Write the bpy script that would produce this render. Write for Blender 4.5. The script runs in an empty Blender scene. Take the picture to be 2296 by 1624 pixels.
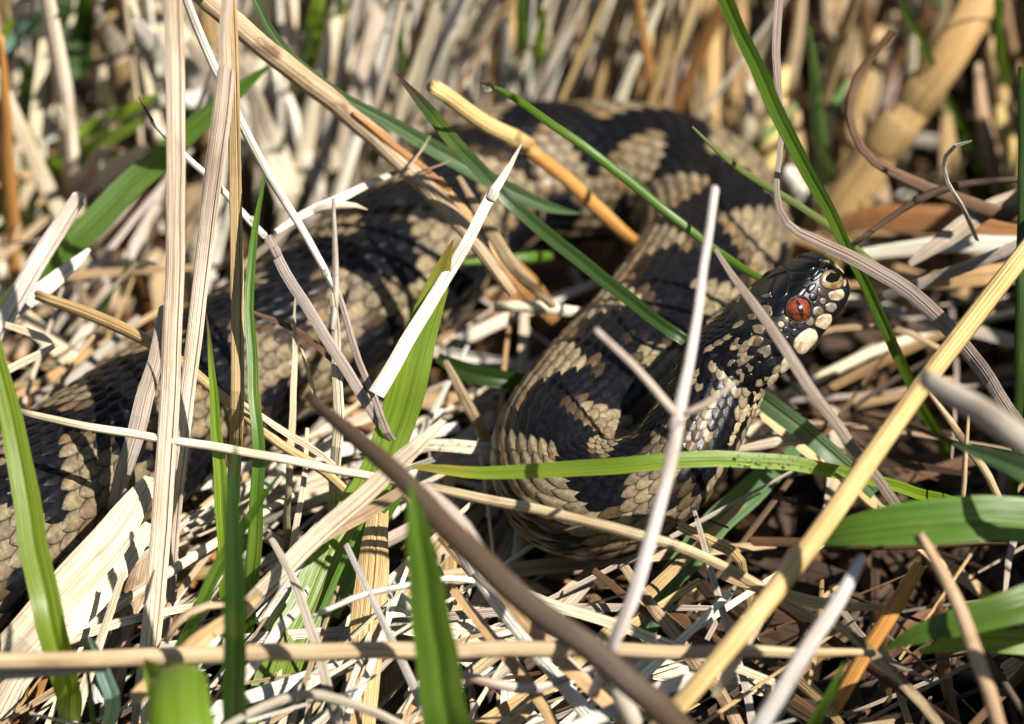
import bpy, bmesh, math, random
from mathutils import Vector, Matrix, noise
from mathutils.bvhtree import BVHTree
R = random.Random(7)
S = 0.01                      # everything below is laid out in centimetres

# ------------------------------------------------------------------ camera, sky, sun, exposure
sc = bpy.context.scene
col = sc.collection
PITCH = math.radians(35); DIST = 120.0
FRAME_W = 18.0                # width of the view at DIST, in cm
VW, VH = 2296.0, 1624.0       # size of the picture that the positions below were read from
PX = FRAME_W / VW
cam_d = bpy.data.cameras.new('camera'); cam = bpy.data.objects.new('camera', cam_d); col.objects.link(cam)
cam.location = (0, -DIST*math.cos(PITCH)*S, DIST*math.sin(PITCH)*S)
cam.rotation_euler = (math.radians(90) - PITCH, 0, 0)
cam_d.sensor_width = 36; cam_d.lens = 36*DIST/FRAME_W
cam_d.clip_start = 0.05; cam_d.clip_end = 200
cam_d.dof.use_dof = True; cam_d.dof.aperture_fstop = 13.0
cam_d.dof.aperture_blades = 9
sc.camera = cam
C0 = Vector((0, -DIST*math.cos(PITCH), DIST*math.sin(PITCH)))
CX = Vector((1, 0, 0)); CY = Vector((0, math.sin(PITCH), math.cos(PITCH))); CZ = Vector((0, -math.cos(PITCH), math.sin(PITCH)))

SUN_DIR = Vector((0.52, -0.40, 0.76)).normalized()      # towards the sun
world = bpy.data.worlds.new('World'); sc.world = world; world.use_nodes = True
wn = world.node_tree.nodes; wl = world.node_tree.links
sky = wn.new('ShaderNodeTexSky'); sky.sky_type = 'NISHITA'; sky.sun_disc = False
sky.sun_elevation = math.asin(SUN_DIR.z); sky.sun_rotation = math.atan2(SUN_DIR.x, SUN_DIR.y)
bg = wn['Background']; bg.inputs['Strength'].default_value = 0.05
wl.new(sky.outputs[0], bg.inputs[0])
sun_d = bpy.data.lights.new('sun', 'SUN'); sun_d.energy = 5.0; sun_d.angle = math.radians(0.5); sun_d.color = (1, .955, .88)
sun = bpy.data.objects.new('sun', sun_d); col.objects.link(sun)
sun.rotation_euler = SUN_DIR.to_track_quat('Z', 'Y').to_euler()
sc.view_settings.view_transform = 'Standard'; sc.view_settings.look = 'None'
sc.view_settings.exposure = 0.98; sc.view_settings.gamma = 1.0
sc.render.engine = 'CYCLES'
sc.cycles.use_denoising = True
sc.cycles.max_bounces = 8; sc.cycles.diffuse_bounces = 1; sc.cycles.transparent_max_bounces = 8

def ray(px, py):
    return (CX*((px-VW/2)*PX) + CY*((VH/2-py)*PX) - CZ*DIST).normalized()
def at(px, py, h):
    """the point seen at a pixel that stands h cm above the ground"""
    d = ray(px, py); return C0 + d*((h - C0.z)/d.z)
def dscale(p):
    return (C0-p).dot(CZ)/DIST

# ------------------------------------------------------------------ materials
def nodes(name):
    m = bpy.data.materials.new(name); m.use_nodes = True
    nt = m.node_tree; return m, nt.nodes, nt.links, nt.nodes['Principled BSDF']
def N(n, kind, **kw):
    x = n.new(kind)
    for k, v in kw.items(): setattr(x, k, v)
    return x
def mix(n, l, mode, fac, a, b):
    x = n.new('ShaderNodeMix'); x.data_type = 'RGBA'; x.blend_type = mode
    for sock, v in ((x.inputs[0], fac), (x.inputs[6], a), (x.inputs[7], b)):
        if hasattr(v, 'links') or isinstance(v, bpy.types.NodeSocket): l.new(v, sock)
        elif isinstance(v, tuple): sock.default_value = (*v, 1) if len(v) == 3 else v
        else: sock.default_value = v
    return x.outputs[2]
def ramp(n, l, src, a, b, va=0.0, vb=1.0):
    x = n.new('ShaderNodeMapRange'); x.inputs[1].default_value = a; x.inputs[2].default_value = b
    x.inputs[3].default_value = va; x.inputs[4].default_value = vb; l.new(src, x.inputs[0]); return x.outputs[0]
def noise_uv(n, l, uv, sx, sy, scale=1.0, detail=3.0, rnd=None):
    mp = n.new('ShaderNodeMapping'); mp.inputs['Scale'].default_value = (sx, sy, 1); l.new(uv, mp.inputs[0])
    if rnd is not None:
        cb = n.new('ShaderNodeCombineXYZ'); 
        mu = n.new('ShaderNodeMath'); mu.operation = 'MULTIPLY'; mu.inputs[1].default_value = 57.0; l.new(rnd, mu.inputs[0])
        l.new(mu.outputs[0], cb.inputs[0]); l.new(mu.outputs[0], cb.inputs[2]); l.new(cb.outputs[0], mp.inputs['Location'])
    t = n.new('ShaderNodeTexNoise'); t.inputs['Scale'].default_value = scale; t.inputs['Detail'].default_value = detail
    l.new(mp.outputs[0], t.inputs[0]); return t.outputs[0]

def straw_material(name='dry_straw', blotch=0.35, speck=0.5, rough=0.5, thr=.60):
    m, n, l, b = nodes(name)
    a = N(n, 'ShaderNodeAttribute', attribute_name='Col')
    uv = N(n, 'ShaderNodeUVMap').outputs[0]
    oi = N(n, 'ShaderNodeObjectInfo'); rnd = oi.outputs['Random']
    st = noise_uv(n, l, uv, .30, 48, 1, 5, rnd)
    st2 = noise_uv(n, l, uv, .9, 120, 1, 2, rnd)
    lv = noise_uv(n, l, uv, .55, 1.2, 1, 3, rnd)
    bl = noise_uv(n, l, uv, 1.1, 3.5, 1, 5, rnd)
    sp = noise_uv(n, l, uv, 16, 26, 1, 2, rnd)
    c = mix(n, l, 'MULTIPLY', 1.0, a.outputs[0], ramp(n, l, st, .34, .66, .58, 1.18))
    c = mix(n, l, 'MIX', ramp(n, l, st2, .60, .74, 0, .55), c, (.16, .085, .04))
    c = mix(n, l, 'MULTIPLY', ramp(n, l, lv, .48, .68, 0, .6), c, (.72, .62, .50))
    dk = mix(n, l, 'MULTIPLY', 1.0, c, (.32, .25, .2))
    c = mix(n, l, 'MIX', ramp(n, l, bl, thr, thr+.12, 0, blotch), c, dk)
    c = mix(n, l, 'MIX', ramp(n, l, sp, .70, .78, 0, speck), c, (.035, .022, .014))
    l.new(c, b.inputs['Base Color'])
    b.inputs['Roughness'].default_value = rough
    b.inputs['Specular IOR Level'].default_value = .30
    bp = n.new('ShaderNodeBump'); bp.inputs['Strength'].default_value = .9; bp.inputs['Distance'].default_value = .0005
    l.new(st, bp.inputs['Height']); l.new(bp.outputs[0], b.inputs['Normal'])
    return m
def blade_material(name='green_blade'):
    m, n, l, b = nodes(name)
    a = N(n, 'ShaderNodeAttribute', attribute_name='Col')
    uv = N(n, 'ShaderNodeUVMap').outputs[0]
    rnd = N(n, 'ShaderNodeObjectInfo').outputs['Random']
    st = noise_uv(n, l, uv, .25, 30, 1, 3, rnd)
    bl = noise_uv(n, l, uv, .8, 2.0, 1, 4, rnd)
    sp = noise_uv(n, l, uv, 9, 16, 1, 2, rnd)
    c = mix(n, l, 'MULTIPLY', 1.0, a.outputs[0], ramp(n, l, st, .35, .65, .72, 1.22))
    c = mix(n, l, 'MIX', ramp(n, l, bl, .56, .74, 0, .35), c, (.22, .25, .035))
    c = mix(n, l, 'MIX', ramp(n, l, sp, .72, .78, 0, .6), c, (.07, .045, .015))
    l.new(c, b.inputs['Base Color']); b.inputs['Roughness'].default_value = .36
    b.inputs['Specular IOR Level'].default_value = .5
    bp = n.new('ShaderNodeBump'); bp.inputs['Strength'].default_value = .45; bp.inputs['Distance'].default_value = .0004
    l.new(st, bp.inputs['Height']); l.new(bp.outputs[0], b.inputs['Normal'])
    tr = n.new('ShaderNodeBsdfTranslucent')
    l.new(mix(n, l, 'MULTIPLY', 1.0, c, (1.5, 1.6, .7)), tr.inputs[0]); l.new(bp.outputs[0], tr.inputs['Normal'])
    ms = n.new('ShaderNodeMixShader'); ms.inputs[0].default_value = .42
    l.new(b.outputs[0], ms.inputs[1]); l.new(tr.outputs[0], ms.inputs[2])
    l.new(ms.outputs[0], n['Material Output'].inputs[0])
    return m
def scale_material():
    m, n, l, b = nodes('snake_scale')
    a = N(n, 'ShaderNodeAttribute', attribute_name='Col')
    tc = N(n, 'ShaderNodeNewGeometry').outputs['Position']
    t = N(n, 'ShaderNodeTexNoise'); t.inputs['Scale'].default_value = 900; t.inputs['Detail'].default_value = 4; l.new(tc, t.inputs[0])
    t2 = N(n, 'ShaderNodeTexNoise'); t2.inputs['Scale'].default_value = 3500; t2.inputs['Detail'].default_value = 3; l.new(tc, t2.inputs[0])
    c = mix(n, l, 'MULTIPLY', 1.0, a.outputs[0], ramp(n, l, t.outputs[0], .3, .7, .62, 1.3))
    c = mix(n, l, 'MULTIPLY', 1.0, c, ramp(n, l, t2.outputs[0], .3, .7, .75, 1.2))
    l.new(c, b.inputs['Base Color'])
    l.new(ramp(n, l, t.outputs[0], .3, .7, .28, .42), b.inputs['Roughness'])
    b.inputs['Specular IOR Level'].default_value = .22
    bp = n.new('ShaderNodeBump'); bp.inputs['Strength'].default_value = .35; bp.inputs['Distance'].default_value = .0001
    l.new(t2.outputs[0], bp.inputs['Height']); l.new(bp.outputs[0], b.inputs['Normal'])
    return m
def plate_material():
    m = M_SCALE.copy(); m.name = 'head_plate'; nt = m.node_tree
    b = nt.nodes['Principled BSDF']
    for lk in list(b.inputs['Roughness'].links): nt.links.remove(lk)
    b.inputs['Roughness'].default_value = .30; b.inputs['Specular IOR Level'].default_value = .5
    src = b.inputs['Base Color'].links[0].from_socket
    p = nt.nodes.new('ShaderNodeNewGeometry').outputs['Position']; t = nt.nodes.new('ShaderNodeTexNoise')
    t.inputs['Scale'].default_value = 420; t.inputs['Detail'].default_value = 6; nt.links.new(p, t.inputs[0])
    dk = mix(nt.nodes, nt.links, 'MULTIPLY', 1.0, src, (.42, .27, .16))
    nt.links.new(mix(nt.nodes, nt.links, 'MIX', ramp(nt.nodes, nt.links, t.outputs[0], .48, .64, 0, .8), src, dk), b.inputs['Base Color'])
    return m
def plain(name, c, rough=.6, **kw):
    m, n, l, b = nodes(name)
    b.inputs['Base Color'].default_value = (*c, 1); b.inputs['Roughness'].default_value = rough
    for k, v in kw.items(): b.inputs[k].default_value = v
    return m
def soil_material():
    m, n, l, b = nodes('soil')
    p = N(n, 'ShaderNodeNewGeometry').outputs['Position']
    t = N(n, 'ShaderNodeTexNoise'); t.inputs['Scale'].default_value = 120; t.inputs['Detail'].default_value = 8; l.new(p, t.inputs[0])
    t2 = N(n, 'ShaderNodeTexNoise'); t2.inputs['Scale'].default_value = 22; t2.inputs['Detail'].default_value = 5; l.new(p, t2.inputs[0])
    c = mix(n, l, 'MIX', ramp(n, l, t.outputs[0], .35, .7), (.006, .004, .003), (.026, .016, .010))
    c = mix(n, l, 'MIX', ramp(n, l, t2.outputs[0], .5, .7, 0, .5), c, (.035, .021, .012))
    l.new(c, b.inputs['Base Color']); b.inputs['Roughness'].default_value = .95; b.inputs['Specular IOR Level'].default_value = .06
    bp = n.new('ShaderNodeBump'); bp.inputs['Strength'].default_value = .8; bp.inputs['Distance'].default_value = .002
    l.new(t.outputs[0], bp.inputs['Height']); l.new(bp.outputs[0], b.inputs['Normal'])
    return m
def eye_material():
    m, n, l, b = nodes('iris')
    p = N(n, 'ShaderNodeTexCoord').outputs['Object']
    t = N(n, 'ShaderNodeTexNoise'); t.inputs['Scale'].default_value = 1500; t.inputs['Detail'].default_value = 5; l.new(p, t.inputs[0])
    c = mix(n, l, 'MIX', ramp(n, l, t.outputs[0], .35, .66), (.055, .008, .004), (.26, .048, .014))
    l.new(c, b.inputs['Base Color']); b.inputs['Roughness'].default_value = .35
    b.inputs['Coat Weight'].default_value = 1; b.inputs['Coat Roughness'].default_value = .03
    return m
M_STRAW = straw_material(); M_WORN = straw_material('weathered_straw', .92, .8, .6, .53); M_STALK = straw_material('stalk', .3, .35, .36)
M_BLADE = blade_material(); M_SCALE = scale_material(); M_SOIL = soil_material(); M_IRIS = eye_material()
M_PLATE = plate_material()
M_SKIN = plain('snake_skin', (.004, .004, .005), .45)
M_BLACK = plain('black_pupil', (.004, .004, .005), .2)
M_PIT = plain('nostril_pit', (.004, .003, .002), .8, **{'Specular IOR Level': .05})
M_DEW = plain('dew_water', (1, 1, 1), 0.0, **{'Transmission Weight': 1.0, 'IOR': 1.33})

# ------------------------------------------------------------------ mesh helpers
class MB:
    def __init__(s): s.v = []; s.f = []; s.c = []; s.uv = []
    def build(s, name, mat, parent=None, smooth=True, scale=S):
        me = bpy.data.meshes.new(name)
        me.from_pydata([(a[0]*scale, a[1]*scale, a[2]*scale) for a in s.v], [], s.f); me.update()
        if s.c:
            at_ = me.color_attributes.new('Col', 'FLOAT_COLOR', 'POINT')
            at_.data.foreach_set('color', [k for c in s.c for k in (c[0], c[1], c[2], 1.0)])
        if s.uv:
            u = me.uv_layers.new(name='UVMap')
            flat = []
            for lp in me.loops: flat.extend(s.uv[lp.vertex_index])
            u.data.foreach_set('uv', flat)
        if smooth: me.polygons.foreach_set('use_smooth', [True]*len(me.polygons))
        me.materials.append(mat)
        o = bpy.data.objects.new(name, me); col.objects.link(o)
        if parent is not None: o.parent = parent
        return o
def tag(o, label=None, cat=None, group=None, kind=None):
    if label: o['label'] = label
    if cat: o['category'] = cat
    if group: o['group'] = group
    if kind: o['kind'] = kind
    return o
def catmull(P, n):
    """P: list of tuples of floats; returns n+1 samples roughly even in the parameter"""
    m = len(P); out = []
    if m == 2:
        return [tuple(a+(b-a)*i/n for a, b in zip(P[0], P[1])) for i in range(n+1)]
    ext = [tuple(2*a-b for a, b in zip(P[0], P[1]))] + list(P) + [tuple(2*a-b for a, b in zip(P[-1], P[-2]))]
    L = [0]
    for i in range(m-1): L.append(L[-1] + max(1e-6, math.dist(P[i][:3], P[i+1][:3])))
    for k in range(n+1):
        s = L[-1]*k/n; i = 0
        while i < m-2 and s > L[i+1]: i += 1
        t = (s-L[i])/(L[i+1]-L[i]); t2 = t*t; t3 = t2*t
        p0, p1, p2, p3 = ext[i:i+4]
        out.append(tuple(.5*((2*b)+(-a+c)*t+(2*a-5*b+4*c-d)*t2+(-a+3*b-3*c+d)*t3) for a, b, c, d in zip(p0, p1, p2, p3)))
    return out
PROF = {
 'tube': ([(math.cos(a*math.tau/10), math.sin(a*math.tau/10)*.92) for a in range(10)], True),
 'flat': ([(-1, 0), (-.62, .12), (-.2, .19), (-.08, .09), (.08, .20), (.6, .13), (1, -.02), (.6, -.02), (.05, .0), (-.6, -.02)], True),
 'split': ([(-1, .0), (-.85, .16), (-.58, .17), (-.50, -.12), (-.43, .16), (-.1, .22), (.35, .21), (.8, .13), (1, -.02), (.5, -.05), (-.2, -.14), (-.7, -.12)], True),
 'blade': ([(-1, .2), (-.55, .13), (-.1, .02), (0, -.05), (.1, .02), (.55, .13), (1, .2)], False),
 'roll': ([(-1, -.55), (-.85, -.05), (-.5, .2), (0, .28), (.5, .2), (.85, -.05), (1, -.55)], False),
}
def sweep(mb, pts, widths, prof, roll=0.0, twist=0.0, color=(.5, .4, .3), seg=None, rag=0.25, rnd=R, tipcol=None, wob=0.0):
    """pts in cm, widths in cm"""
    P = [(*p, w) for p, w in zip(pts, widths)]
    length = sum((Vector(pts[i+1])-Vector(pts[i])).length for i in range(len(pts)-1))
    n = seg or max(4, min(40, int(length*3.2)))
    sm = catmull(P, n)
    pf, closed = PROF[prof]; k = len(pf)
    base = len(mb.v); ulen = 0; uoff = rnd.random()*50; ph = rnd.random()*9
    rs = math.sqrt(1.0)/max(.35, math.cos(roll))
    for i, q in enumerate(sm):
        p = Vector(q[:3]); a = Vector(sm[max(0, i-1)][:3]); b = Vector(sm[min(n, i+1)][:3])
        t = (b-a).normalized()
        ref = (C0-p).normalized(); nn = (ref - t*ref.dot(t))
        if nn.length < .05: nn = Vector((0, 0, 1)) - t*t.z
        nn.normalize()
        ang = roll + twist*(i/n-.5)
        nn = Matrix.Rotation(ang, 3, t) @ nn
        bb = t.cross(nn)
        if wob:
            p = p + bb*(wob*noise.noise(Vector((i*.31+ph*7, ph, 0)))) + nn*(wob*noise.noise(Vector((i*.27, ph*5, 3))))
        w = max(q[3], .006)*.5*rs
        if i: ulen += (p-lastp).length
        lastp = p
        for j, (x, y) in enumerate(pf):
            sh = 0
            if rag and (i == 0 or i == n): sh = (rnd.random()-.5)*2*w*2*rag
            jit = 1 + .06*noise.noise(Vector((ulen*.9+uoff, j*3.1, ph)))
            mb.v.append(p + bb*(x*w*jit) + nn*(y*w*jit) + t*sh)
            mb.uv.append((ulen+uoff, x*w+j*.013))
            f = i/n
            c = color
            if tipcol and f < .12: c = tuple(a_+(b_-a_)*(1-f/.12) for a_, b_ in zip(color, tipcol))
            mb.c.append(c)
    for i in range(n):
        for j in range(k if closed else k-1):
            a = base+i*k+j; b = base+i*k+(j+1) % k
            mb.f.append((a, b, b+k, a+k))
    if closed:
        mb.f.append(tuple(base+j for j in reversed(range(k)))); mb.f.append(tuple(base+n*k+j for j in range(k)))
    return sm

# ------------------------------------------------------------------ ground
def make_ground():
    mb = MB()
    xs = sorted(set([-1500, -600, -250, -100, -50] + [i*.5 for i in range(-50, 51)] + [50, 100, 250, 600, 1500]))
    ys = sorted(set([-1500, -600, -250, -100, -50] + [i*.5 for i in range(-50, 91)] + [60, 100, 250, 600, 3000]))
    for y in ys:
        for x in xs:
            f = 1 if abs(x) < 60 and abs(y) < 70 else 0
            z = f*(.55*noise.noise(Vector((x*.25, y*.25, 1))) + .25*noise.noise(Vector((x*.9, y*.9, 5)))) - 1.75
            mb.v.append((x, y, z))
    w = len(xs)
    for j in range(len(ys)-1):
        for i in range(w-1): mb.f.append((j*w+i, j*w+i+1, (j+1)*w+i+1, (j+1)*w+i))
    o = mb.build('ground', M_SOIL); tag(o, 'dark brown soil under the dry grass', 'ground', kind='structure')
make_ground()

# ------------------------------------------------------------------ the snake
BODY = [  # picture x, y, height of the centre line (cm), radius (picture pixels)
 (-420, 1430, 1.7, 150), (-200, 1330, 1.9, 180), (0, 1195, 2.0, 186), (165, 1080, 2.05, 180), (345, 952, 2.05, 172), (525, 828, 2.1, 168), (720, 715, 2.2, 172),
 (890, 590, 2.2, 180), (1000, 480, 2.2, 172), (1130, 400, 2.2, 160), (1290, 385, 2.2, 155), (1450, 395, 2.3, 156), (1575, 460, 2.3, 160),
 (1600, 570, 2.4, 160), (1535, 690, 2.5, 160), (1435, 810, 2.6, 160), (1335, 915, 2.7, 158), (1262, 1015, 2.7, 152), (1285, 1105, 2.7, 142),
 (1385, 1118, 2.9, 128), (1490, 1060, 3.4, 112), (1558, 967, 3.9, 106), (1600, 888, 4.3, 102)]
HEAD_START = at(1618, 828, 4.27)
hf = (CX*.75 + CY*.66 + CZ*.05).normalized()
hu = (CX*-.60 + CY*.68 + CZ*.40); hu = (hu - hf*hu.dot(hf)).normalized()
hr = hf.cross(hu)                                            # the snake's right side
HEAD_L = 2.50
HEAD = [  # t, half width, top, bottom
 (0.0, .79, .66, -.68), (.12, .83, .62, -.66), (.25, .86, .58, -.62), (.40, .88, .58, -.60), (.55, .82, .58, -.58), (.68, .72, .56, -.56),
 (.80, .62, .54, -.52), (.90, .53, .50, -.48), (.965, .44, .42, -.40), (1.0, .33, .30, -.30), (1.02, .16, .14, -.16)]
NR = 40
def build_rings():
    P = []
    for x, y, h, r in BODY:
        p = at(x, y, h-.35); P.append((*p, r*PX*dscale(p)))
    P.append((*HEAD_START, .77))
    sm = catmull(P, 330)
    rings = []; s = 0; last = None; n = len(sm)
    for i, q in enumerate(sm[:-1]):
        p = Vector(q[:3]); a = Vector(sm[max(0, i-2)][:3]); b = Vector(sm[min(n-1, i+2)][:3]); t = (b-a).normalized()
        f = i/n
        up = Vector((0, -.12, 1)).normalized()
        k = max(0, min(1, (f-.60)/.2)); up = up.lerp(Vector((0, -.45, .9)), k*(1-max(0, min(1, (f-.86)/.1))))
        k2 = max(0, min(1, (f-.88)/.12)); up = up.lerp(hu, k2*k2*(3-2*k2))
        up = (up - t*up.dot(t)).normalized(); rt = t.cross(up)
        flat = 1-max(0, min(1, (f-.75)/.2))
        if last is not None: s += (p-last).length
        last = p
        rings.append(dict(p=p, t=t, u=up, r=rt, R=q[3], s=s, w=q[3]*(1+.05*flat), top=q[3]*(1-.07*flat), bot=q[3]*(1-.10*flat), e=2.0))
    hs = s + .05
    for i in range(37):
        t = 1.02*i/36
        for j in range(len(HEAD)-1):
            if HEAD[j][0] <= t <= HEAD[j+1][0]+1e-9: break
        a, b = HEAD[j], HEAD[j+1]; g = (t-a[0])/(b[0]-a[0])
        w, tp, bt = (a[k]+(b[k]-a[k])*g for k in (1, 2, 3))
        bend = -.05*max(0, t-.5)**2
        rings.append(dict(p=HEAD_START+hf*(t*HEAD_L)+hu*bend, t=hf, u=hu, r=hr, R=.7, s=hs+t*HEAD_L, w=w, top=tp, bot=-bt, e=2+1.0*min(1, t/.35)))
    return rings
RINGS = build_rings()
S_HEAD = RINGS[-37]['s']; S_END = RINGS[-1]['s']
def ring_xy(g, th):
    """th = 0 at the back's ridge, positive towards the snake's right"""
    c, s_ = math.cos(th), math.sin(th); e = 2/g['e']
    x = math.copysign(abs(s_)**e, s_)*g['w']; y = math.copysign(abs(c)**e, c)*(g['top'] if c > 0 else g['bot'])
    return x, y
def ring_pt(g, th):
    x, y = ring_xy(g, th); return g['p'] + g['r']*x + g['u']*y
SS = [g['s'] for g in RINGS]
import bisect
def surf(s, th):
    i = max(0, min(len(SS)-2, bisect.bisect_right(SS, s)-1)); f = (s-SS[i])/(SS[i+1]-SS[i])
    a, b = RINGS[i], RINGS[i+1]
    pa, pb = ring_pt(a, th), ring_pt(b, th)
    p = pa.lerp(pb, f); ctr = a['p'].lerp(b['p'], f)
    d = .05
    ta = ring_pt(a, th+d)-ring_pt(a, th-d); tt = a['t'].lerp(b['t'], f)
    nn = ta.cross(tt); 
    if nn.dot(p-ctr) < 0: nn = -nn
    return p, nn.normalized(), tt, a['R']+(b['R']-a['R'])*f, i
def smooth01(a, b, x):
    t = max(0, min(1, (x-a)/(b-a))); return t*t*(3-2*t)
PERIOD = 2.15
def tri(x):
    x = x - math.floor(x); return 4*abs(x-.5)-1
def darkness(s, th, wig=0.0):
    """0 = pale scale, 1 = black scale of the zigzag or flank spots"""
    ph = s/PERIOD
    z = .50*tri(ph) + .06*noise.noise(Vector((s*.9, 3, 7)))
    d1 = abs(th - z) - (.50 + .10*noise.noise(Vector((s*1.3, th*1.5, 2))))
    sd = 1 if th > 0 else -1
    pc = (.5 if sd > 0 else 0.0)                       # flank spots sit opposite the zigzag's teeth
    q = (ph - pc) - round(ph - pc)
    d2 = math.hypot((abs(th)-1.52)/.42, q/.30) - 1 + .6*noise.noise(Vector((s*1.7, th*2, 9)))
    d3 = 2.15 - abs(th)
    d = min(d1/.46, d2*.8, d3)
    return 1 - smooth01(-.12, .16, d + wig), d
EYE_T, MOUTH = .62, None
def scale_color(s, th, rv):
    if s > S_HEAD - 2.4:
        k = noise.noise(Vector((s*3.1, th*3.3, 4)))
        dk, d = darkness(s, th)
        fk = smooth01(S_HEAD-2.4, S_HEAD-.6, s)
        dh = 1 if (k > -.10) else 0
        if 1.25 < abs(th) < 1.75 and s > S_HEAD-.2: dh = 1
        if abs(th) < .25: dh = 1
        dk = dk*(1-fk)+dh*fk; d = .3 if dk < .5 else -.3
    else:
        dk, d = darkness(s, th, (rv-.5)*.12)
    v = .80 + .4*rv
    pale = Vector((.235, .182, .108))*v
    if rv > .8: pale = Vector((.15, .115, .075))*v
    fr = smooth01(.36, .05, d)                         # rusty fringe next to the black
    pale = pale.lerp(Vector((.20, .105, .036))*v, .55*fr)
    pale *= .80 + .20*smooth01(6, 17, s)                # the hind body is duller and more olive
    ven = smooth01(1.5, 2.1, abs(th))
    pale = pale.lerp(Vector((.20, .15, .09)), ven*.6)
    dark = Vector((.0035, .0035, .005))*(.7+.8*rv)
    return pale.lerp(dark, dk)

snake = bpy.data.objects.new('snake', None); col.objects.link(snake)
tag(snake, 'coiled black and tan zigzag snake with raised head and red eye', 'snake')
def build_body():
    mb = MB()
    for g in RINGS:
        for j in range(NR): mb.v.append(ring_pt(g, j*math.tau/NR))
    n = len(RINGS)
    for i in range(n-1):
        for j in range(NR):
            a = i*NR+j; b = i*NR+(j+1) % NR; mb.f.append((a, b, b+NR, a+NR))
    mb.f.append(tuple(range(NR))); mb.f.append(tuple((n-1)*NR+j for j in reversed(range(NR))))
    o = mb.build('body', M_SKIN, snake)
    return o, BVHTree.FromPolygons([tuple(v) for v in mb.v], mb.f)
BODY_OBJ, BODY_BVH = build_body()

def build_scales():
    half = [0.0]; sp = []
    for i in range(11):
        d = .135 + .013*i; half.append(half[-1] + d)
    TH = [-t for t in reversed(half[1:])] + half                 # narrow rows along the back, wider ones down the flanks
    SPC = [(TH[min(len(TH)-1, i+1)]-TH[max(0, i-1)])/(2 if 0 < i < len(TH)-1 else 1) for i in range(len(TH))]
    rows = len(TH); dth = .30
    # position along the body in units of scale pitch
    q = [0.0]
    for i in range(1, len(RINGS)):
        Rm = max(.5, RINGS[i]['R']); k = 1.0
        if SS[i] > S_HEAD-2.5: k = .80
        q.append(q[-1] + (SS[i]-SS[i-1])/(Rm*dth*k))
    def s_of(qq):
        i = max(0, min(len(q)-2, bisect.bisect_right(q, qq)-1)); return SS[i] + (qq-q[i])/(q[i+1]-q[i])*(SS[i+1]-SS[i])
    out = []
    smax = S_HEAD + HEAD_L*.30
    NA, NB = 8, 7
    for row in range(rows):
        th = TH[row]; wth = SPC[row]
        j = 0.5*(row % 2)
        while j < q[-1]:
            s = s_of(j); j += 1.0
            if s > smax or s < .4: continue
            p, nn, tt, Rl, ri = surf(s, th)
            view = (C0-p).normalized().dot(nn)
            if view < -.45: continue
            rv = R.random()
            # local lengths: metric at this place
            ds_b = (surf(min(s+.15, S_END-.1), th)[0] - surf(max(s-.15, 0), th)[0]).length/.3
            pitch = max(.5, Rl)*dth*(.80 if s > S_HEAD-2.5 else 1)
            small = smooth01(S_HEAD-2.2, S_HEAD-.3, s)
            Ls = pitch*(1.95-.35*small)
            hw = wth*(.64-.02*small)
            lift = Rl*.050*(1-.2*small); keel = Rl*.024*(1-small*.6)
            mb = MB(); cc = scale_color(s, th, rv)
            tj = R.uniform(-.05, .05)
            for a in range(NA):
                fa = a/(NA-1)
                sa = s + Ls*.45 - fa*Ls                     # a = 0 towards the head, a = 1 the free tip
                wid = .55+.45*math.sin(math.pi*.5*min(1, fa/.5)) if fa < .5 else max(0, 1-((fa-.5)/.5)**2.3)**.8
                if a == NA-1: wid = .10
                for b in range(NB):
                    fb = (b/(NB-1))*2-1
                    tb = th + fb*hw*wid + tj*wth*fa
                    P, n2, _, _, _ = surf(max(0.01, min(S_END-.02, sa)), tb)
                    h = -.25*lift + 1.15*lift*fa**1.1 + lift*.14*(1-fb*fb)*(.3+fa) + (keel*(1-abs(fb))**2.2*(.25+.75*math.sin(math.pi*min(1, fa*1.0+.05))) if wid > .2 else 0)
                    if fa > .95: h -= lift*.22
                    mb.v.append(P + n2*h)
                    cl = cc
                    edge = max(smooth01(.55, 1, abs(fb))*.85, smooth01(.84, 1, fa)*.7)
                    if fa < .18: edge = .75
                    shaft = .22*smooth01(.22, .0, abs(fb))*(1-fa)
                    edge = max(edge, shaft)
                    cl = cc*(1-edge) + Vector((.006, .005, .005))*edge
                    # olive-brown shaft down the middle of pale scales
                    mb.c.append(cl)
            for a in range(NA-1):
                for b in range(NB-1):
                    v0 = a*NB+b; mb.f.append((v0, v0+1, v0+NB+1, v0+NB))
            # make the faces look outwards
            fa_, fb_, fc_ = (Vector(mb.v[k]) for k in mb.f[15][:3])
            if (fb_-fa_).cross(fc_-fa_).dot(nn) < 0: mb.f = [tuple(reversed(f)) for f in mb.f]
            px = (p-C0); size = Rl*Rl*max(0, view)
            u = (p-C0).dot(CX)/(dscale(p))/PX + VW/2; w_ = VH/2 - (p-C0+CZ*DIST).dot(CY)/dscale(p)/PX
            vis = 0 <= u <= VW and 0 <= w_ <= VH
            # hidden behind another coil?
            hit = BODY_BVH.ray_cast(p+nn*.12, (C0-p).normalized())
            if hit[0] is not None: vis = False
            out.append((size if vis else -1, mb, rv))
    out.sort(key=lambda e: -e[0])
    for size, mb, rv in out[:300]: mb.build('scale', M_SCALE, snake)
    rest = MB()
    for size, mb, rv in out[300:]:
        o = len(rest.v); rest.v += mb.v; rest.c += mb.c; rest.f += [tuple(i+o for i in f) for f in mb.f]
    tag(rest.build('small_scales', M_SCALE, snake), kind='stuff')
build_scales()

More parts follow.
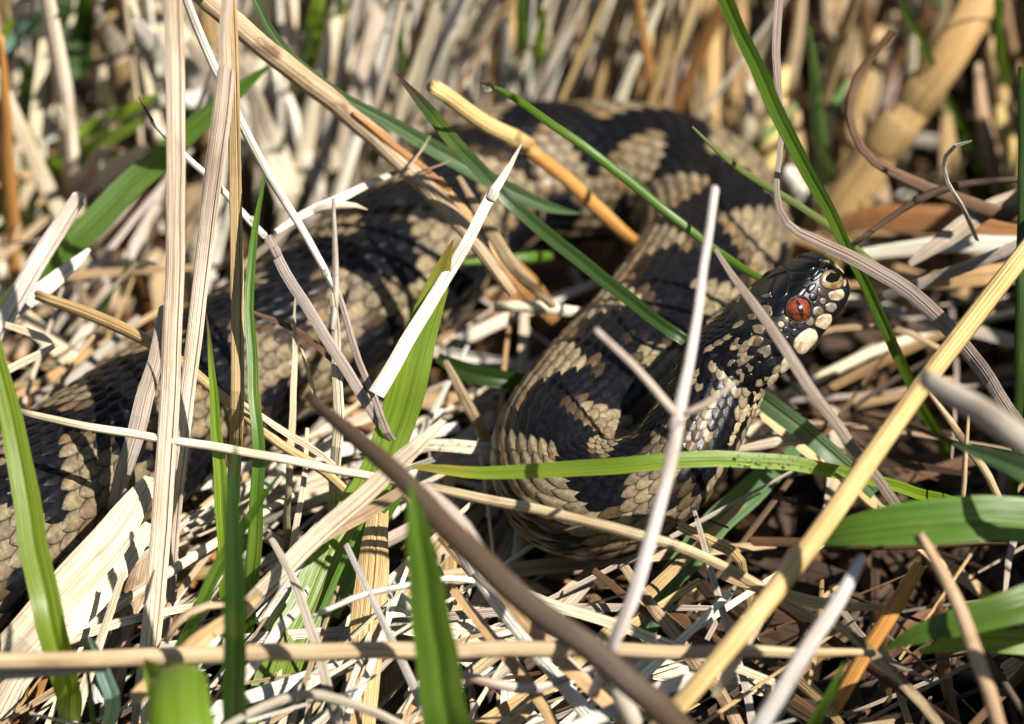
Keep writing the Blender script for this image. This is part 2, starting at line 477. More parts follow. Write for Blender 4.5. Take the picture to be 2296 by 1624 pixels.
# --- head plates: outlines read from the picture, laid on the head's own surface
def Z(x, y): return (1543.3 + x*.21935, 522.3 + y*.21935)
CREAM = (.34, .26, .15); WHITE = (.46, .39, .27); TAN = (.20, .155, .095); BLK = (.0035, .0035, .0045); BLUE = (.016, .017, .022)
GREY = (.18, .155, .12); BRN = (.06, .035, .02)
def circ(x, y, r, k=8): return [(x+r*math.cos(i*math.tau/k+.3), y+r*math.sin(i*math.tau/k+.3)) for i in range(k)]
LIPS = [
 ([(1415,620),(1480,585),(1570,570),(1595,610),(1590,660),(1530,700),(1440,690)], WHITE),
 ([(1385,740),(1440,705),(1510,720),(1520,770),(1470,820),(1400,800)], GREY),
 ([(1275,950),(1310,860),(1380,820),(1460,830),(1470,880),(1440,960),(1400,1000)], WHITE),
 ([(1065,1170),(1075,1090),(1140,1020),(1230,965),(1300,985),(1330,1050),(1310,1120),(1240,1180),(1190,1240),(1120,1250)], WHITE),
 ([(925,1420),(940,1330),(990,1250),(1040,1270),(1065,1340),(1000,1410),(940,1450)], WHITE),
 ([(780,1600),(790,1530),(860,1420),(910,1410),(930,1450),(880,1530),(820,1590)], WHITE),
 ([(640,1740),(690,1640),(740,1570),(775,1600),(770,1650),(700,1730)], CREAM),
 ([(540,1860),(560,1780),(620,1730),(680,1740),(640,1810),(580,1870)], CREAM),
 ([(640,1800),(670,1740),(740,1690),(800,1690),(770,1760),(690,1820)], WHITE),
 ([(500,1930),(530,1860),(600,1810),(640,1830),(600,1900),(530,1950)], CREAM),
 ([(430,2050),(450,1970),(500,1925),(545,1940),(520,2020),(460,2070)], CREAM),
 ([(390,2170),(410,2080),(450,2050),(500,2060),(480,2140),(420,2190)], CREAM),
 ([(1480,310),(1540,330),(1600,400),(1585,425),(1520,375)], CREAM),
 ([(1595,450),(1612,470),(1608,540),(1582,560),(1577,500)], CREAM)]
PLATES = [
 ([(1030,640),(1040,520),(1200,508),(1215,540),(1130,605),(1050,655)], BLK),
 ([(1040,668),(1130,612),(1200,548),(1218,572),(1160,630),(1070,690)], CREAM),
 ([(1205,600),(1230,530),(1310,510),(1300,560),(1240,630)], BLK),
 ([(1240,480),(1300,450),(1350,380),(1400,395),(1335,470),(1270,505)], BLK),
 ([(1370,370),(1440,305),(1490,335),(1420,385)], BLK),
 ([(1340,330),(1380,280),(1440,280),(1450,300),(1390,350),(1350,365)], TAN),
 ([(850,640),(870,540),(920,440),(1015,430),(1030,520),(1015,640),(920,700)], BLK),
 ([(690,640),(740,560),(830,480),(900,440),(870,540),(840,630),(760,655)], BLK),
 ([(1030,425),(1060,400),(1230,420),(1265,470),(1200,500),(1040,508)], BLK),
 ([(960,330),(1080,270),(1200,262),(1330,300),(1290,370),(1220,400),(1040,392)], BLK),
 ([(1080,230),(1200,180),(1340,175),(1440,225),(1440,270),(1330,290),(1200,250)], BLK),
 ([(760,420),(850,350),(950,310),(955,335),(1015,400),(900,430),(820,470)], BLK),
 ([(1245,415),(1300,375),(1345,340),(1355,370),(1295,445),(1265,460)], BLK),
 ([(720,650),(840,620),(860,650),(780,680)], TAN),
 ([(870,720),(1000,690),(1010,780),(960,850),(880,860),(840,790)], BLK),
 ([(740,740),(830,735),(870,790),(850,860),(780,850)], TAN),
 ([(690,700),(770,690),(830,720),(735,735),(700,790),(640,760)], BLK),
 ([(600,835),(700,830),(690,890),(610,900)], TAN),
 ([(705,900),(760,860),(850,870),(890,920),(790,960),(740,925)], BLK),
 ([(640,950),(740,930),(790,970),(760,1040),(670,1030)], TAN),
 ([(800,985),(900,950),(930,1010),(960,1050),(850,1100),(780,1060)], BLK),
 ([(660,1080),(740,1050),(780,1090),(720,1170),(640,1160)], TAN),
 ([(435,1090),(500,1060),(555,1090),(520,1190),(440,1180)], TAN),
 ([(535,1120),(600,1095),(640,1120),(610,1190),(530,1190)], TAN),
 ([(530,960),(630,955),(660,1030),(640,1090),(560,1080)], BLK),
 ([(470,1370),(480,1300),(590,1260),(690,1200),(670,1290),(570,1340),(500,1390)], TAN),
 ([(480,1240),(560,1190),(575,1240),(500,1280)], TAN),
 ([(690,1190),(780,1150),(840,1140),(850,1240),(770,1300),(690,1270)], GREY),
 ([(845,1110),(960,1060),(1055,1080),(1055,1170),(1000,1240),(900,1265),(855,1230)], BLK),
 ([(780,1310),(850,1260),(900,1290),(900,1370),(790,1400)], BLUE),
 ([(740,1500),(760,1420),(895,1385),(890,1420),(800,1520),(745,1560)], BLK),
 ([(560,1360),(660,1300),(690,1310),(650,1420),(590,1440)], TAN),
 ([(670,1310),(760,1310),(770,1400),(700,1470),(655,1420)], BLK),
 ([(450,1480),(480,1400),(540,1380),(580,1440),(560,1530),(490,1560)], TAN),
 ([(590,1450),(650,1430),(710,1480),(660,1560),(580,1540)], BLK),
 ([(380,1370),(400,1310),(475,1275),(490,1330),(440,1370)], TAN),
 ([(215,1260),(250,1220),(310,1240),(290,1310),(230,1310)], BLUE),
 ([(1312,570),(1340,550),(1400,620),(1400,650),(1340,650),(1315,620)], BRN)]
for x, y, r, c in ((1275,655,45,BLK),(1300,722,34,BLUE),(1372,697,36,GREY),(1325,805,62,GREY),(1240,905,50,GREY),(1145,950,44,BLUE),(1065,932,42,BLUE),
                   (995,885,36,TAN),(945,935,36,CREAM),(995,988,38,BLUE),(1085,1018,44,BLUE),(945,1008,30,BLUE),(1010,1085,34,BLK)):
    PLATES.append((circ(x, y, r), c))
CHIN = [([(970,1540),(1010,1480),(1100,1400),(1112,1425),(1040,1520),(985,1590)], TAN), ([(880,1620),(920,1560),(955,1590),(905,1660)], TAN),
        ([(1120,1330),(1200,1260),(1260,1170),(1280,1190),(1220,1270),(1140,1350)], TAN), ([(780,1700),(840,1640),(880,1650),(830,1720)], TAN)]
def cast(zx, zy):
    x, y = Z(zx, zy); d = ray(x, y)
    h = BODY_BVH.ray_cast(C0, d)
    if h[0] is None:
        q = BODY_BVH.find_nearest(C0 + d*((HEAD_START+hf*1.4-C0).length)); return q[0], q[1]
    return h[0], h[1]
def outward(p, n):
    a = (p-HEAD_START).dot(hf); c = HEAD_START + hf*a
    return n if n.dot(p-c) > 0 else -n
def plate(name, poly, colr, height=.032, parent=None, shrink=.95):
    parent = parent or snake
    cx = sum(p[0] for p in poly)/len(poly); cy = sum(p[1] for p in poly)/len(poly)
    # round the outline a little
    pts = []
    m = len(poly)
    for i in range(m):
        a, b, c = poly[i-1], poly[i], poly[(i+1) % m]
        for f in (.72, 1.0):
            if f < 1: pts.append((a[0]+(b[0]-a[0])*f, a[1]+(b[1]-a[1])*f))
            else: pts.append((b[0]+.12*((a[0]+c[0])/2-b[0]), b[1]+.12*((a[1]+c[1])/2-b[1])))
        pts.append((b[0]+(c[0]-b[0])*.28, b[1]+(c[1]-b[1])*.28))
    local = []
    for k, (f, h) in enumerate(((shrink, -.012), (shrink*.985, .45), (.86, .8), (.6, 1.0), (.3, 1.06))):
        for x, y in pts:
            p, n = cast(cx+(x-cx)*f, cy+(y-cy)*f); n = outward(p, n)
            local.append(p + n*(h*height if h > 0 else h))
    p, n = cast(cx, cy); local.append(p + outward(p, n)*height*1.08)
    m2 = len(pts); faces = []
    for k in range(4):
        for i in range(m2): faces.append((k*m2+i, k*m2+(i+1) % m2, (k+1)*m2+(i+1) % m2, (k+1)*m2+i))
    for i in range(m2): faces.append((4*m2+i, 4*m2+(i+1) % m2, 5*m2))
    cols = []
    base = Vector(colr)*R.uniform(.88, 1.12)
    for k in range(len(local)):
        f = 0 if k < m2 else (.45 if k < 2*m2 else 1.0)
        if colr in (TAN,) : f *= 1 if k < 3*m2 else .82
        cols.append(base*f + Vector((.012, .010, .010))*(1-f))
    def emit(vs, flip):
        mb = MB(); mb.v = vs; mb.c = cols
        a, b, c = (vs[i] for i in faces[m2*2][:3]); ctr = sum((Vector(v) for v in vs), Vector())/len(vs)
        ax = HEAD_START + hf*((ctr-HEAD_START).dot(hf))
        ok = (b-a).cross(c-a).dot(ctr-ax) > 0
        mb.f = faces if ok else [tuple(reversed(f)) for f in faces]
        return mb.build(name, M_PLATE, parent)
    o = emit(local, False)
    side = min((v-HEAD_START).dot(hr) for v in local)
    if side > .22:                                        # the same plate on the far side of the head
        emit([v - hr*(2*(v-HEAD_START).dot(hr)) for v in local], True)
    return o
for poly, c in PLATES: plate('head_plate', poly, c, .020, None, .985)
for poly, c in CHIN: plate('chin_scale', poly, c, .03)
for poly, c in LIPS: plate('lip_scale', poly, c, .026, None, .985)
nas = plate('nostril_plate', [(1330,480),(1375,400),(1480,360),(1560,400),(1590,480),(1570,560),(1480,590),(1390,570),(1345,530)], (.23, .165, .09), .030)
pit = plate('nostril', [(1375,490),(1392,440),(1455,395),(1535,415),(1556,455),(1530,505),(1460,528),(1410,522)], (.006, .004, .003), .036, nas, .97)  # raised black plate; the hole's shade is painted in its colour
for ob in [o for o in snake.children_recursive if o.name.startswith('nostril') and not o.name.startswith('nostril_plate')]:
    ob.data.materials[0] = M_PIT
plate('brow', [(985,745),(1020,660),(1090,610),(1195,535),(1228,565),(1185,640),(1105,683),(1035,735)], BLK, .045, None, .98)

def eyes():
    c0, n0 = cast(1128, 785); n0 = outward(c0, n0)
    ctr = c0 - n0*.085; rad = .226
    for sgn in (1, -1):
        c = ctr if sgn > 0 else ctr - hr*(2*(ctr-HEAD_START).dot(hr))
        out = n0 if sgn > 0 else n0 - hr*(2*n0.dot(hr))
        ax_u = (hu - out*hu.dot(out)).normalized(); ax_f = ax_u.cross(out)
        # dark rim round the eye
        rb = MB(); K = 24
        for i in range(K):
            a = i*math.tau/K
            for rr, hh in ((1.14, -.02), (1.07, .035), (.98, .050), (.93, .02)):
                d = (ax_u*math.sin(a) + ax_f*math.cos(a))
                rb.v.append(c + d*(rad*rr*.985) + out*(rad*.30 + hh)); rb.c.append((.014, .012, .012))
        for i in range(K):
            for j in range(3):
                a = i*4+j; b = ((i+1) % K)*4+j; rb.f.append((a, b, b+1, a+1))
        rb.build('eye_rim', M_SCALE, snake)
        eb = MB(); U, V = 28, 14
        for j in range(V+1):
            la = -math.pi/2 + math.pi*j/V
            for i in range(U):
                lo = i*math.tau/U
                eb.v.append(c + (ax_f*math.cos(lo)*math.cos(la) + ax_u*math.sin(lo)*math.cos(la) + out*math.sin(la))*rad)
        for j in range(V):
            for i in range(U): eb.f.append((j*U+i, j*U+(i+1) % U, (j+1)*U+(i+1) % U, (j+1)*U+i))
        e = eb.build('eye', M_IRIS, snake)
        # vertical slit pupil, leaning with the head
        pb = MB(); K = 16; rot = math.radians(-62)
        view = (C0-c).normalized() if sgn > 0 else out
        pn = (out*.75+view*.25).normalized()
        sl = (CY*.93 - CX*.34); sl = (sl - pn*sl.dot(pn)).normalized() if sgn > 0 else ax_u
        sw = sl.cross(pn)
        for q in (1.0, .6, 0.0):
            for i in range(K):
                a = i*math.tau/K
                off = sl*(math.sin(a)*.150*q) + sw*(math.cos(a)*.040*q)
                off -= sw*.0
                d = (pn*math.sqrt(max(0, rad*rad-off.length_squared)) + off)
                pb.v.append(c + d*(1.006 if q == 1 else (1.010 if q > 0 else 1.011)))
        for r_ in range(2):
            for i in range(K): pb.f.append((r_*K+i, r_*K+(i+1) % K, (r_+1)*K+(i+1) % K, (r_+1)*K+i))
        pb.build('pupil', M_BLACK, e)
    return ctr
EYE = eyes()
cam_d.dof.focus_distance = (C0-EYE).dot(CZ)*S
#STEMS

# ------------------------------------------------------------------ stems and blades that can be told apart
CO = dict(pale=(.71, .60, .43), white=(.76, .70, .59), grey=(.46, .38, .31), tan=(.54, .36, .17), brown=(.15, .08, .04), dark=(.075, .048, .030),
          weath=(.46, .33, .20), yellow=(.66, .47, .19), orange=(.56, .26, .07), amber=(.58, .36, .16), rust=(.36, .17, .06), ash=(.31, .25, .20), bone=(.56, .50, .46),
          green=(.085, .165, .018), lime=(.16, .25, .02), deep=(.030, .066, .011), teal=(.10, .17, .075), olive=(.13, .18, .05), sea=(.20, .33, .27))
GREENS = ('green', 'lime', 'deep', 'teal', 'olive', 'sea')
def jitter(c, a=.10):
    k = R.uniform(1-a, 1+a); return tuple(max(0, x*k*R.uniform(.96, 1.04)) for x in c)
def stem(name, label, c, pts, w, prof=None, roll=None, twist=None, nodes_at=(), group=None, mat=None, tip=None, rag=None, cat=None, hairs=0, wob=.05):
    """pts: (picture x, picture y, height above ground in cm); w: widths in picture pixels"""
    green = c in GREENS
    prof = prof or ('blade' if green else 'flat')
    P3 = [at(*p) for p in pts]
    if not isinstance(w, (list, tuple)): w = [w]*len(pts)
    w = list(w)
    if pts[-1][2] <= 1.0 and P3[-2].z > P3[-1].z + .2:      # root it in the soil under the litter
        d = (P3[-1]-P3[-2]).normalized(); d = (d + Vector((0, 0, -.6))).normalized()
        P3.append(P3[-1] + d*((P3[-1].z+1.7)/-d.z)); w.append(w[-1]*.9)
    W = [a*PX*dscale(p) for a, p in zip(w, P3)]
    mb = MB(); cc = jitter(CO[c])
    roll = R.uniform(-.45, .45) if roll is None else roll
    twist = R.uniform(-.5, .5) if twist is None else twist
    m = mat or (M_BLADE if green else (M_STALK if prof == 'tube' and c in ('yellow', 'orange', 'tan') else M_STRAW))
    if c in ('weath', 'dark') and mat is None: m = M_WORN
    sm = sweep(mb, P3, W, prof, roll, twist, cc, rag=(0 if green or w[0] < 6 else .25) if rag is None else rag, tipcol=tip, wob=wob)
    o = mb.build(name, m, smooth=prof not in ('flat', 'split'))
    cat = cat or {'green_blade': 'grass blade', 'dry_straw': 'straw', 'dry_stalk': 'stalk', 'dry_leaf': 'dead leaf', 'twig': 'twig'}[name]
    grp = group or {'green_blade': 'green grass blades', 'dry_straw': 'dry straws', 'dry_stalk': 'thick dry stalks', 'dry_leaf': 'dead grass leaves', 'twig': 'thin twigs'}[name]
    tag(o, label, cat, grp)
    for f in nodes_at:
        i = min(len(sm)-2, max(1, int(f*(len(sm)-1)))); q = sm[i]; t = (Vector(sm[i+1][:3])-Vector(sm[i-1][:3])).normalized(); p = Vector(q[:3])
        nb = MB(); ln = q[3]*.55
        sweep(nb, [p-t*ln, p-t*ln*.4, p+t*ln*.4, p+t*ln], [q[3]*.98, q[3]*1.16, q[3]*1.13, q[3]*.98], 'tube', 0, 0, tuple(x*.62 for x in cc), seg=8, rag=0)
        nb.build('node', m, o)
    if hairs:
        hb = MB()
        for k in range(hairs):
            q = sm[R.randrange(1, len(sm)-1)]; q2 = sm[min(len(sm)-1, sm.index(q)+1)]; p = Vector(q[:3]).lerp(Vector(q2[:3]), R.random())
            d = Vector((R.uniform(-1, 1), R.uniform(-1, 1), R.uniform(-1, 1))).normalized()
            sweep(hb, [p, p+d*R.uniform(.08, .2)], [.012, .004], 'tube', 0, 0, (.5, .42, .34), seg=2, rag=0)
        tag(hb.build('hairs', m, o), kind='stuff')
    return o
ST, SK, GB, LF, TW = 'dry_straw', 'dry_stalk', 'green_blade', 'dry_leaf', 'twig'

def absorb(part, whole, name):
    part.name = name; part.parent = whole
    for k in ('label', 'category', 'group'): del part[k]
# --- tall straws on the left, standing in front of the snake's rear coil
stem(ST, 'tallest bleached upright straw with a dark groove down its left side', 'pale', [(382,-160,12.5),(392,150,10.2),(394,420,8.2),(386,780,5.6),(364,1150,3.0),(336,1450,1.2),(318,1580,.2)], [40,42,42,44,46,46,44], 'split', .0, .1, wob=.015)
stem(ST, 'upright pale straw with a torn sheath beside the grooved straw', 'pale', [(508,150,9.6),(492,300,8.5),(458,560,6.4),(428,820,4.7),(404,1020,3.4),(388,1180,2.0),(372,1420,.3)], [40,44,38,36,34,34,30], 'split', .1, .1, wob=.015)
stem(ST, 'sharp sheath tip above the torn sheath', 'pale', [(512,-120,11.6),(508,40,10.4),(505,170,9.4)], [24,26,28], 'flat', 0, 0)
stem(ST, 'upright honey-coloured straw with dark fine stripes', 'tan', [(512,-120,10.2),(522,150,8.8),(528,420,6.9),(533,700,5.3),(532,900,4.3),(526,1040,2.8),(520,1200,.3)], [26,28,28,30,30,30,26], 'split', .2, .1, wob=.015)
stem(ST, 'greyish straw leaning across the left coil under the grooved straw', 'grey', [(372,690,4.9),(335,850,4.2),(300,990,3.4),(262,1120,2.4),(232,1250,.9)], [24,38,40,36,30], 'flat', .2)
stem(ST, 'slender white straw slanting down past the torn sheath to the left coil', 'white', [(385,-90,10.6),(450,80,9.2),(500,190,8.4),(590,370,6.9),(680,520,5.9),(752,650,5.2)], [18,20,20,20,18,16], 'tube', 0, 0, wob=.015, nodes_at=(.97,))
o = stem(TW, 'white jointed twig with a thin brown awn on its tip', 'white', [(342,272,7.8),(420,352,7.2),(510,440,6.5),(598,528,5.9)], [10,14,16,18], 'tube', nodes_at=(.02,.98))
awn = MB(); sweep(awn, [at(342,272,7.8), at(326,245,8.0), at(312,218,8.3)], [.05,.045,.03], 'tube', color=CO['brown'], rag=0); awn.build('awn', M_STRAW, o)
low = stem(TW, 'grey stalk below the white joint, running down over the left coil', 'grey', [(602,530,5.9),(640,610,5.4),(740,770,4.7),(815,890,4.0),(885,1000,3.0)], [20,24,24,24,20], 'flat', nodes_at=(.02,))
absorb(low, o, 'lower_stem')
stem(ST, 'short white straw resting on the coil beyond the white joint', 'white', [(620,520,5.4),(700,470,5.4),(780,435,5.4),(895,385,5.2)], [12,20,18,10], 'flat')
stem(ST, 'curled papery scrap at the end of the short white straw', 'white', [(690,480,5.3),(735,462,5.6),(790,458,5.6),(824,468,5.3)], [10,20,14,3], 'roll')
stem(ST, 'thin upright stem meeting the slender white straw at a joint', 'grey', [(748,445,6.4),(752,540,5.9),(752,650,5.2),(748,740,4.8)], [7,13,16,14], 'tube', nodes_at=(.66,))
stem(ST, 'upright pale straw standing below the joint over the left coil', 'pale', [(742,660,5.2),(755,780,4.5),(758,920,3.8),(752,1060,2.8),(745,1250,.3)], [18,24,26,26,24], 'split')
stem(TW, 'thin grey twig bending right from the joint to the straw heap', 'grey', [(755,650,5.2),(790,760,4.6),(830,870,4.1),(868,970,3.4),(905,1020,2.6)], [14,16,16,18,14], 'flat')
stem(ST, 'needle-thin upright straw in front of pale flank scales', 'pale', [(663,668,4.9),(660,800,4.2),(656,940,3.5),(648,1080,2.6),(640,1280,.2)], [3,12,15,16,16], 'flat', .1)
stem(ST, 'dark brown thin straw lying flat on the left coil', 'brown', [(568,700,4.6),(640,728,4.5),(700,768,4.4),(752,812,4.2)], [8,14,15,10], 'flat')
stem(ST, 'short hair-thin straw crossing the flank scales', 'tan', [(672,775,4.2),(690,840,3.9),(708,905,3.5)], [5,9,9], 'tube')
stem(TW, 'heavy weathered brown stalk with black blotches slanting over the coils', 'weath', [(360,-110,9.8),(440,-25,9.2),(600,112,8.0),(780,252,6.4),(880,345,5.6),(990,455,5.0),(1080,560,4.5),(1150,660,3.9)], [46,48,50,52,46,40,34,22], 'tube', 0, 0, cat='stalk', rag=.1)
stem(ST, 'narrow red-brown straw alongside the weathered stalk', 'rust', [(790,255,6.5),(870,315,5.9),(940,365,5.5),(1012,425,5.1)], [10,16,17,12], 'tube')
stem(ST, 'split brown straw below the weathered stalk, over the rear coil', 'weath', [(1030,395,5.0),(1090,500,4.6),(1150,590,4.2),(1240,690,3.3)], [10,24,30,18], 'flat')
stem(ST, 'tan straw lying under the weathered stalk towards the hollow', 'tan', [(985,400,5.0),(1060,500,4.5),(1110,590,4.0),(1145,660,3.5)], [14,26,28,16], 'flat')
stem(ST, 'hair-thin forked straw across the weathered stalk', 'weath', [(965,305,5.9),(930,360,5.7),(895,400,5.5),(1010,362,5.6)], [3,6,6,3], 'tube', wob=0)

# --- green blades and stalks over the far coils
stem(GB, 'long grass blade arching beside the weathered stalk to a wide pale end', 'teal', [(500,-120,9.8),(560,-20,9.2),(640,105,8.0),(760,205,6.9),(880,278,6.1),(1000,348,5.4),(1130,420,4.8),(1235,462,4.4),(1300,478,4.1)], [16,16,18,20,30,38,38,26,4], 'blade', .3, .3)
stem(GB, 'dark green blade with purple tip slanting from the straws to the neck', 'deep', [(889,165,8.0),(960,252,7.2),(1060,362,6.3),(1150,458,5.6),(1300,585,5.0),(1420,678,4.7),(1530,764,4.4),(1610,820,3.6)], [5,30,32,32,32,30,28,24], 'blade', -.2, .2, tip=(.10, .03, .05))
upper = stem(SK, 'cut yellow stalk with a swollen node and orange lower half', 'yellow', [(972,198,6.9),(1080,268,6.0),(1182,328,5.2)], [34,38,40], 'tube', 0, 0, nodes_at=(.95,))
low = stem(SK, 'orange lower half of the cut stalk, dipping into the dark hollow', 'orange', [(1185,330,5.2),(1290,420,4.3),(1385,510,3.3),(1440,560,2.2)], [32,32,32,28], 'tube', 0, 0)
absorb(low, upper, 'lower_stem')
stem(GB, 'thin bright blade ending behind the head with a dewdrop at its tip', 'green', [(1078,182,8.4),(1160,226,7.7),(1270,300,6.9),(1400,398,6.2),(1520,496,5.6),(1620,572,5.0),(1710,628,4.2)], [6,17,20,22,21,19,16], 'roll', .1, 0, tip=(.10, .04, .05))
stem(GB, 'tall upright grass blade with a sunken midrib behind the snout', 'green', [(1570,-130,12.2),(1622,-10,11.2),(1700,160,9.6),(1790,345,8.0),(1870,490,6.6),(1912,580,5.8),(1960,680,4.8),(2010,790,3.7),(2060,900,2.3),(2120,1010,.4)], [34,34,34,33,28,26,26,26,24,20], 'blade', .25, .2)
stem(GB, 'thin olive blade from the far coil to behind the snout', 'olive', [(1553,284,7.6),(1640,360,6.9),(1740,430,6.2),(1860,510,5.4),(1960,590,4.4)], [5,13,16,18,16], 'roll', 0, 0)
stem(LF, 'long curled grey leaf winding down past the snout', 'ash', [(1755,-60,9.2),(1738,110,8.6),(1752,270,8.0),(1742,420,7.3),(1768,505,7.0),(1850,552,6.55),(1960,605,6.0),(2060,670,5.6),(2160,775,5.2),(2240,890,5.0),(2330,1010,4.0)], [20,18,14,12,18,28,36,40,40,38,36], 'flat', .2, .9, mat=M_STRAW)
stem(SK, 'long yellow stalk crossing in front of everything on the right', 'yellow', [(2780,-90,7.0),(2420,400,6.9),(2300,562,6.6),(2080,850,6.2),(1850,1178,5.4),(1700,1375,4.8),(1560,1540,4.0),(1400,1720,2.6)], [38,42,44,46,48,48,46,46], 'tube', 0, 0, wob=.02)
stem(ST, 'pale split straw leaning against the yellow stalk', 'pale', [(1790,1225,4.4),(1720,1350,3.9),(1650,1470,3.2),(1600,1560,2.4)], [20,38,30,14], 'flat')
stem(TW, 'thick blurred grey stick jutting in at the right of the yellow stalk', 'grey', [(2070,848,9.2),(2180,905,9.4),(2290,985,9.6),(2420,1080,9.2),(2700,1320,7.0),(2900,1520,3.0)], [40,58,60,58,56,52], 'tube', 0, 0)
stem(TW, 'sharp grey stem crossing the head just behind the eye', 'ash', [(1604,558,7.4),(1650,628,7.2),(1720,728,6.9),(1800,842,6.3),(1900,985,5.2),(2010,1125,3.8),(2090,1230,2.2)], [8,17,23,25,25,24,22], 'flat', .1, .2)
m1 = stem(TW, 'white forked stem standing up in front of the neck', 'bone', [(1606,420,10.2),(1580,600,9.2),(1548,790,8.2),(1521,930,7.5),(1490,1090,6.6),(1440,1280,5.6),(1380,1440,4.6),(1330,1560,3.2)], [18,20,24,30,30,32,30,26], 'tube', 0, 0, nodes_at=(.44,))
for pts, w in (([(1518,932,7.5),(1430,830,8.2),(1335,738,9.0)], [18,16,12]), ([(1524,932,7.5),(1585,905,7.7),(1650,856,8.0)], [16,14,8])):
    bb = MB(); sweep(bb, [at(*p) for p in pts], [x*PX*.9 for x in w], 'tube', color=CO['grey'], rag=0); bb.build('branch', M_STRAW, m1)
stem(GB, 'yellow-green blade lying level across the front coil and neck', 'lime', [(925,1048,4.3),(1000,1058,4.4),(1150,1064,4.5),(1300,1052,4.7),(1450,1042,4.9),(1600,1032,4.9),(1750,1036,4.7),(1880,1056,4.3),(2010,1090,3.4),(2140,1130,2.0)], [8,24,32,36,36,36,34,30,26,24], 'blade', -.35, .2, tip=(.40, .30, .06))
stem(ST, 'brown-grey straw running along the underside of the front coil', 'weath', [(955,1088,4.2),(1080,1118,4.1),(1250,1150,4.1),(1400,1192,4.0),(1510,1222,3.8),(1620,1268,3.3),(1720,1325,2.7),(1870,1420,1.6)], [20,24,24,26,24,24,24,20], 'tube', nodes_at=(.55,), mat=M_STRAW)
stem(TW, 'thick dark twig in the foreground slanting down from the straw heap', 'dark', [(688,886,7.2),(790,975,7.2),(900,1072,7.1),(1000,1180,6.8),(1150,1325,6.2),(1300,1440,5.6),(1460,1570,4.8),(1600,1700,3.6)], [18,40,46,54,60,62,64,64], 'tube', 0, 0, mat=M_STRAW)
stem(TW, 'grey strip of stem lying against the thick dark twig', 'grey', [(948,1085,6.2),(1030,1160,5.8),(1085,1245,5.2),(1140,1330,4.6)], [10,24,26,14], 'flat')
stem(GB, 'broad blurred foreground blade tapering to a point below the twig tip', 'green', [(920,1085,8.2),(940,1200,7.4),(962,1350,6.2),(985,1500,5.0),(1005,1650,3.8),(1020,1790,2.0)], [3,58,84,100,108,110], 'blade', .2, .1)
stem(GB, 'dark narrow foreground blade standing upright by the left straws', 'deep', [(528,985,8.0),(524,1120,7.2),(524,1300,5.9),(527,1480,4.4),(530,1660,2.6),(532,1780,1.0)], [3,34,50,52,54,54], 'blade', .1, 0)
stem(GB, 'bright lime blade leaning across the snake at the left edge', 'lime', [(-60,620,6.8),(-12,780,6.0),(40,1000,5.0),(82,1240,3.9),(112,1390,3.2),(145,1520,2.2),(160,1640,.6)], [20,36,56,66,68,60,50], 'blade', .15, .1)
stem(GB, 'thin upright green blade over the left coil', 'green', [(592,392,7.4),(568,540,6.4),(561,700,5.5),(570,850,4.7),(578,1000,3.9),(574,1150,2.9),(562,1330,1.6),(552,1480,.2)], [5,17,22,26,28,32,34,30], 'blade', .1, .2)
stem(GB, 'pointed yellow-green blade with a scorched tip over the left coil', 'lime', [(464,703,5.9),(476,830,5.1),(487,980,4.1),(497,1130,3.1),(505,1290,1.9),(512,1450,.3)], [2,15,26,32,32,28], 'blade', .1, .1, tip=(.12, .02, .01))
stem(ST, 'level tan straw in the foreground reaching from the left edge', 'weath', [(-160,1478,4.0),(120,1482,3.9),(560,1464,3.8),(900,1460,3.7),(1250,1456,3.6),(1620,1462,3.4),(1962,1464,2.9)], [36,38,40,40,36,30,16], 'tube', 0, 0, mat=M_STRAW)
stem(ST, 'pale straw piece pressed under the level tan straw', 'grey', [(-120,1512,3.5),(60,1506,3.5),(240,1500,3.4)], [28,28,22], 'flat')
stem(GB, 'wide bright leaf folded over at the bottom edge', 'lime', [(384,1640,2.2),(384,1540,4.0),(388,1512,5.0),(392,1560,5.4),(398,1650,5.2),(402,1760,4.6)], [70,118,132,148,158,160], 'roll', .12, .15)
stem(GB, 'broad lit blade rising from the straw heap to a point beside the left coil', 'lime', [(1016,538,6.2),(985,625,5.5),(946,735,4.8),(915,850,4.1),(888,950,3.4),(850,1050,2.8),(790,1160,2.2),(710,1320,1.5),(650,1460,.9),(600,1620,.3)], [3,48,72,86,84,84,90,104,112,110], 'blade', -.15, .2, tip=(.25, .16, .04))
stem(ST, 'long white straw lying along the broad lit blade', 'white', [(1170,324,7.2),(1108,432,6.6),(1060,528,6.1),(980,652,5.4),(905,775,4.9),(845,885,4.3)], [4,22,25,29,33,38], 'flat', .1, .1, nodes_at=(.26,))
stem(GB, 'dark green blade slanting behind the upright straws', 'green', [(602,148,6.2),(540,200,5.8),(440,285,5.2),(340,375,4.6),(220,490,4.0),(130,578,3.5),(30,680,2.8),(-60,770,2.0)], [6,32,48,58,64,62,58,50], 'blade', .15, .1)
stem(ST, 'pale straw along the lower edge of the slanting dark blade', 'white', [(200,560,4.6),(140,612,4.4),(60,672,4.1),(-40,742,3.6)], [10,34,38,34], 'flat', .1)
stem(ST, 'frayed white straw leaning over the slanting dark blade', 'white', [(178,445,5.8),(120,535,5.2),(60,630,4.6),(-10,745,3.8)], [34,42,44,40], 'split', .0, rag=.5)
stem(ST, 'brown-backed straw slanting over the left coil from the frayed straws', 'tan', [(82,662,4.4),(180,695,4.4),(300,752,4.3),(400,808,4.3),(520,905,4.0),(620,990,3.6),(720,1055,3.0),(800,1125,2.2)], [22,28,28,26,24,22,22,18], 'tube', mat=M_STRAW)
stem(ST, 'folded pale straw at the left edge with a sharp bend', 'pale', [(10,728,4.2),(80,752,4.1),(126,772,4.0),(60,805,3.9),(10,832,3.8)], [14,18,18,18,18], 'flat')
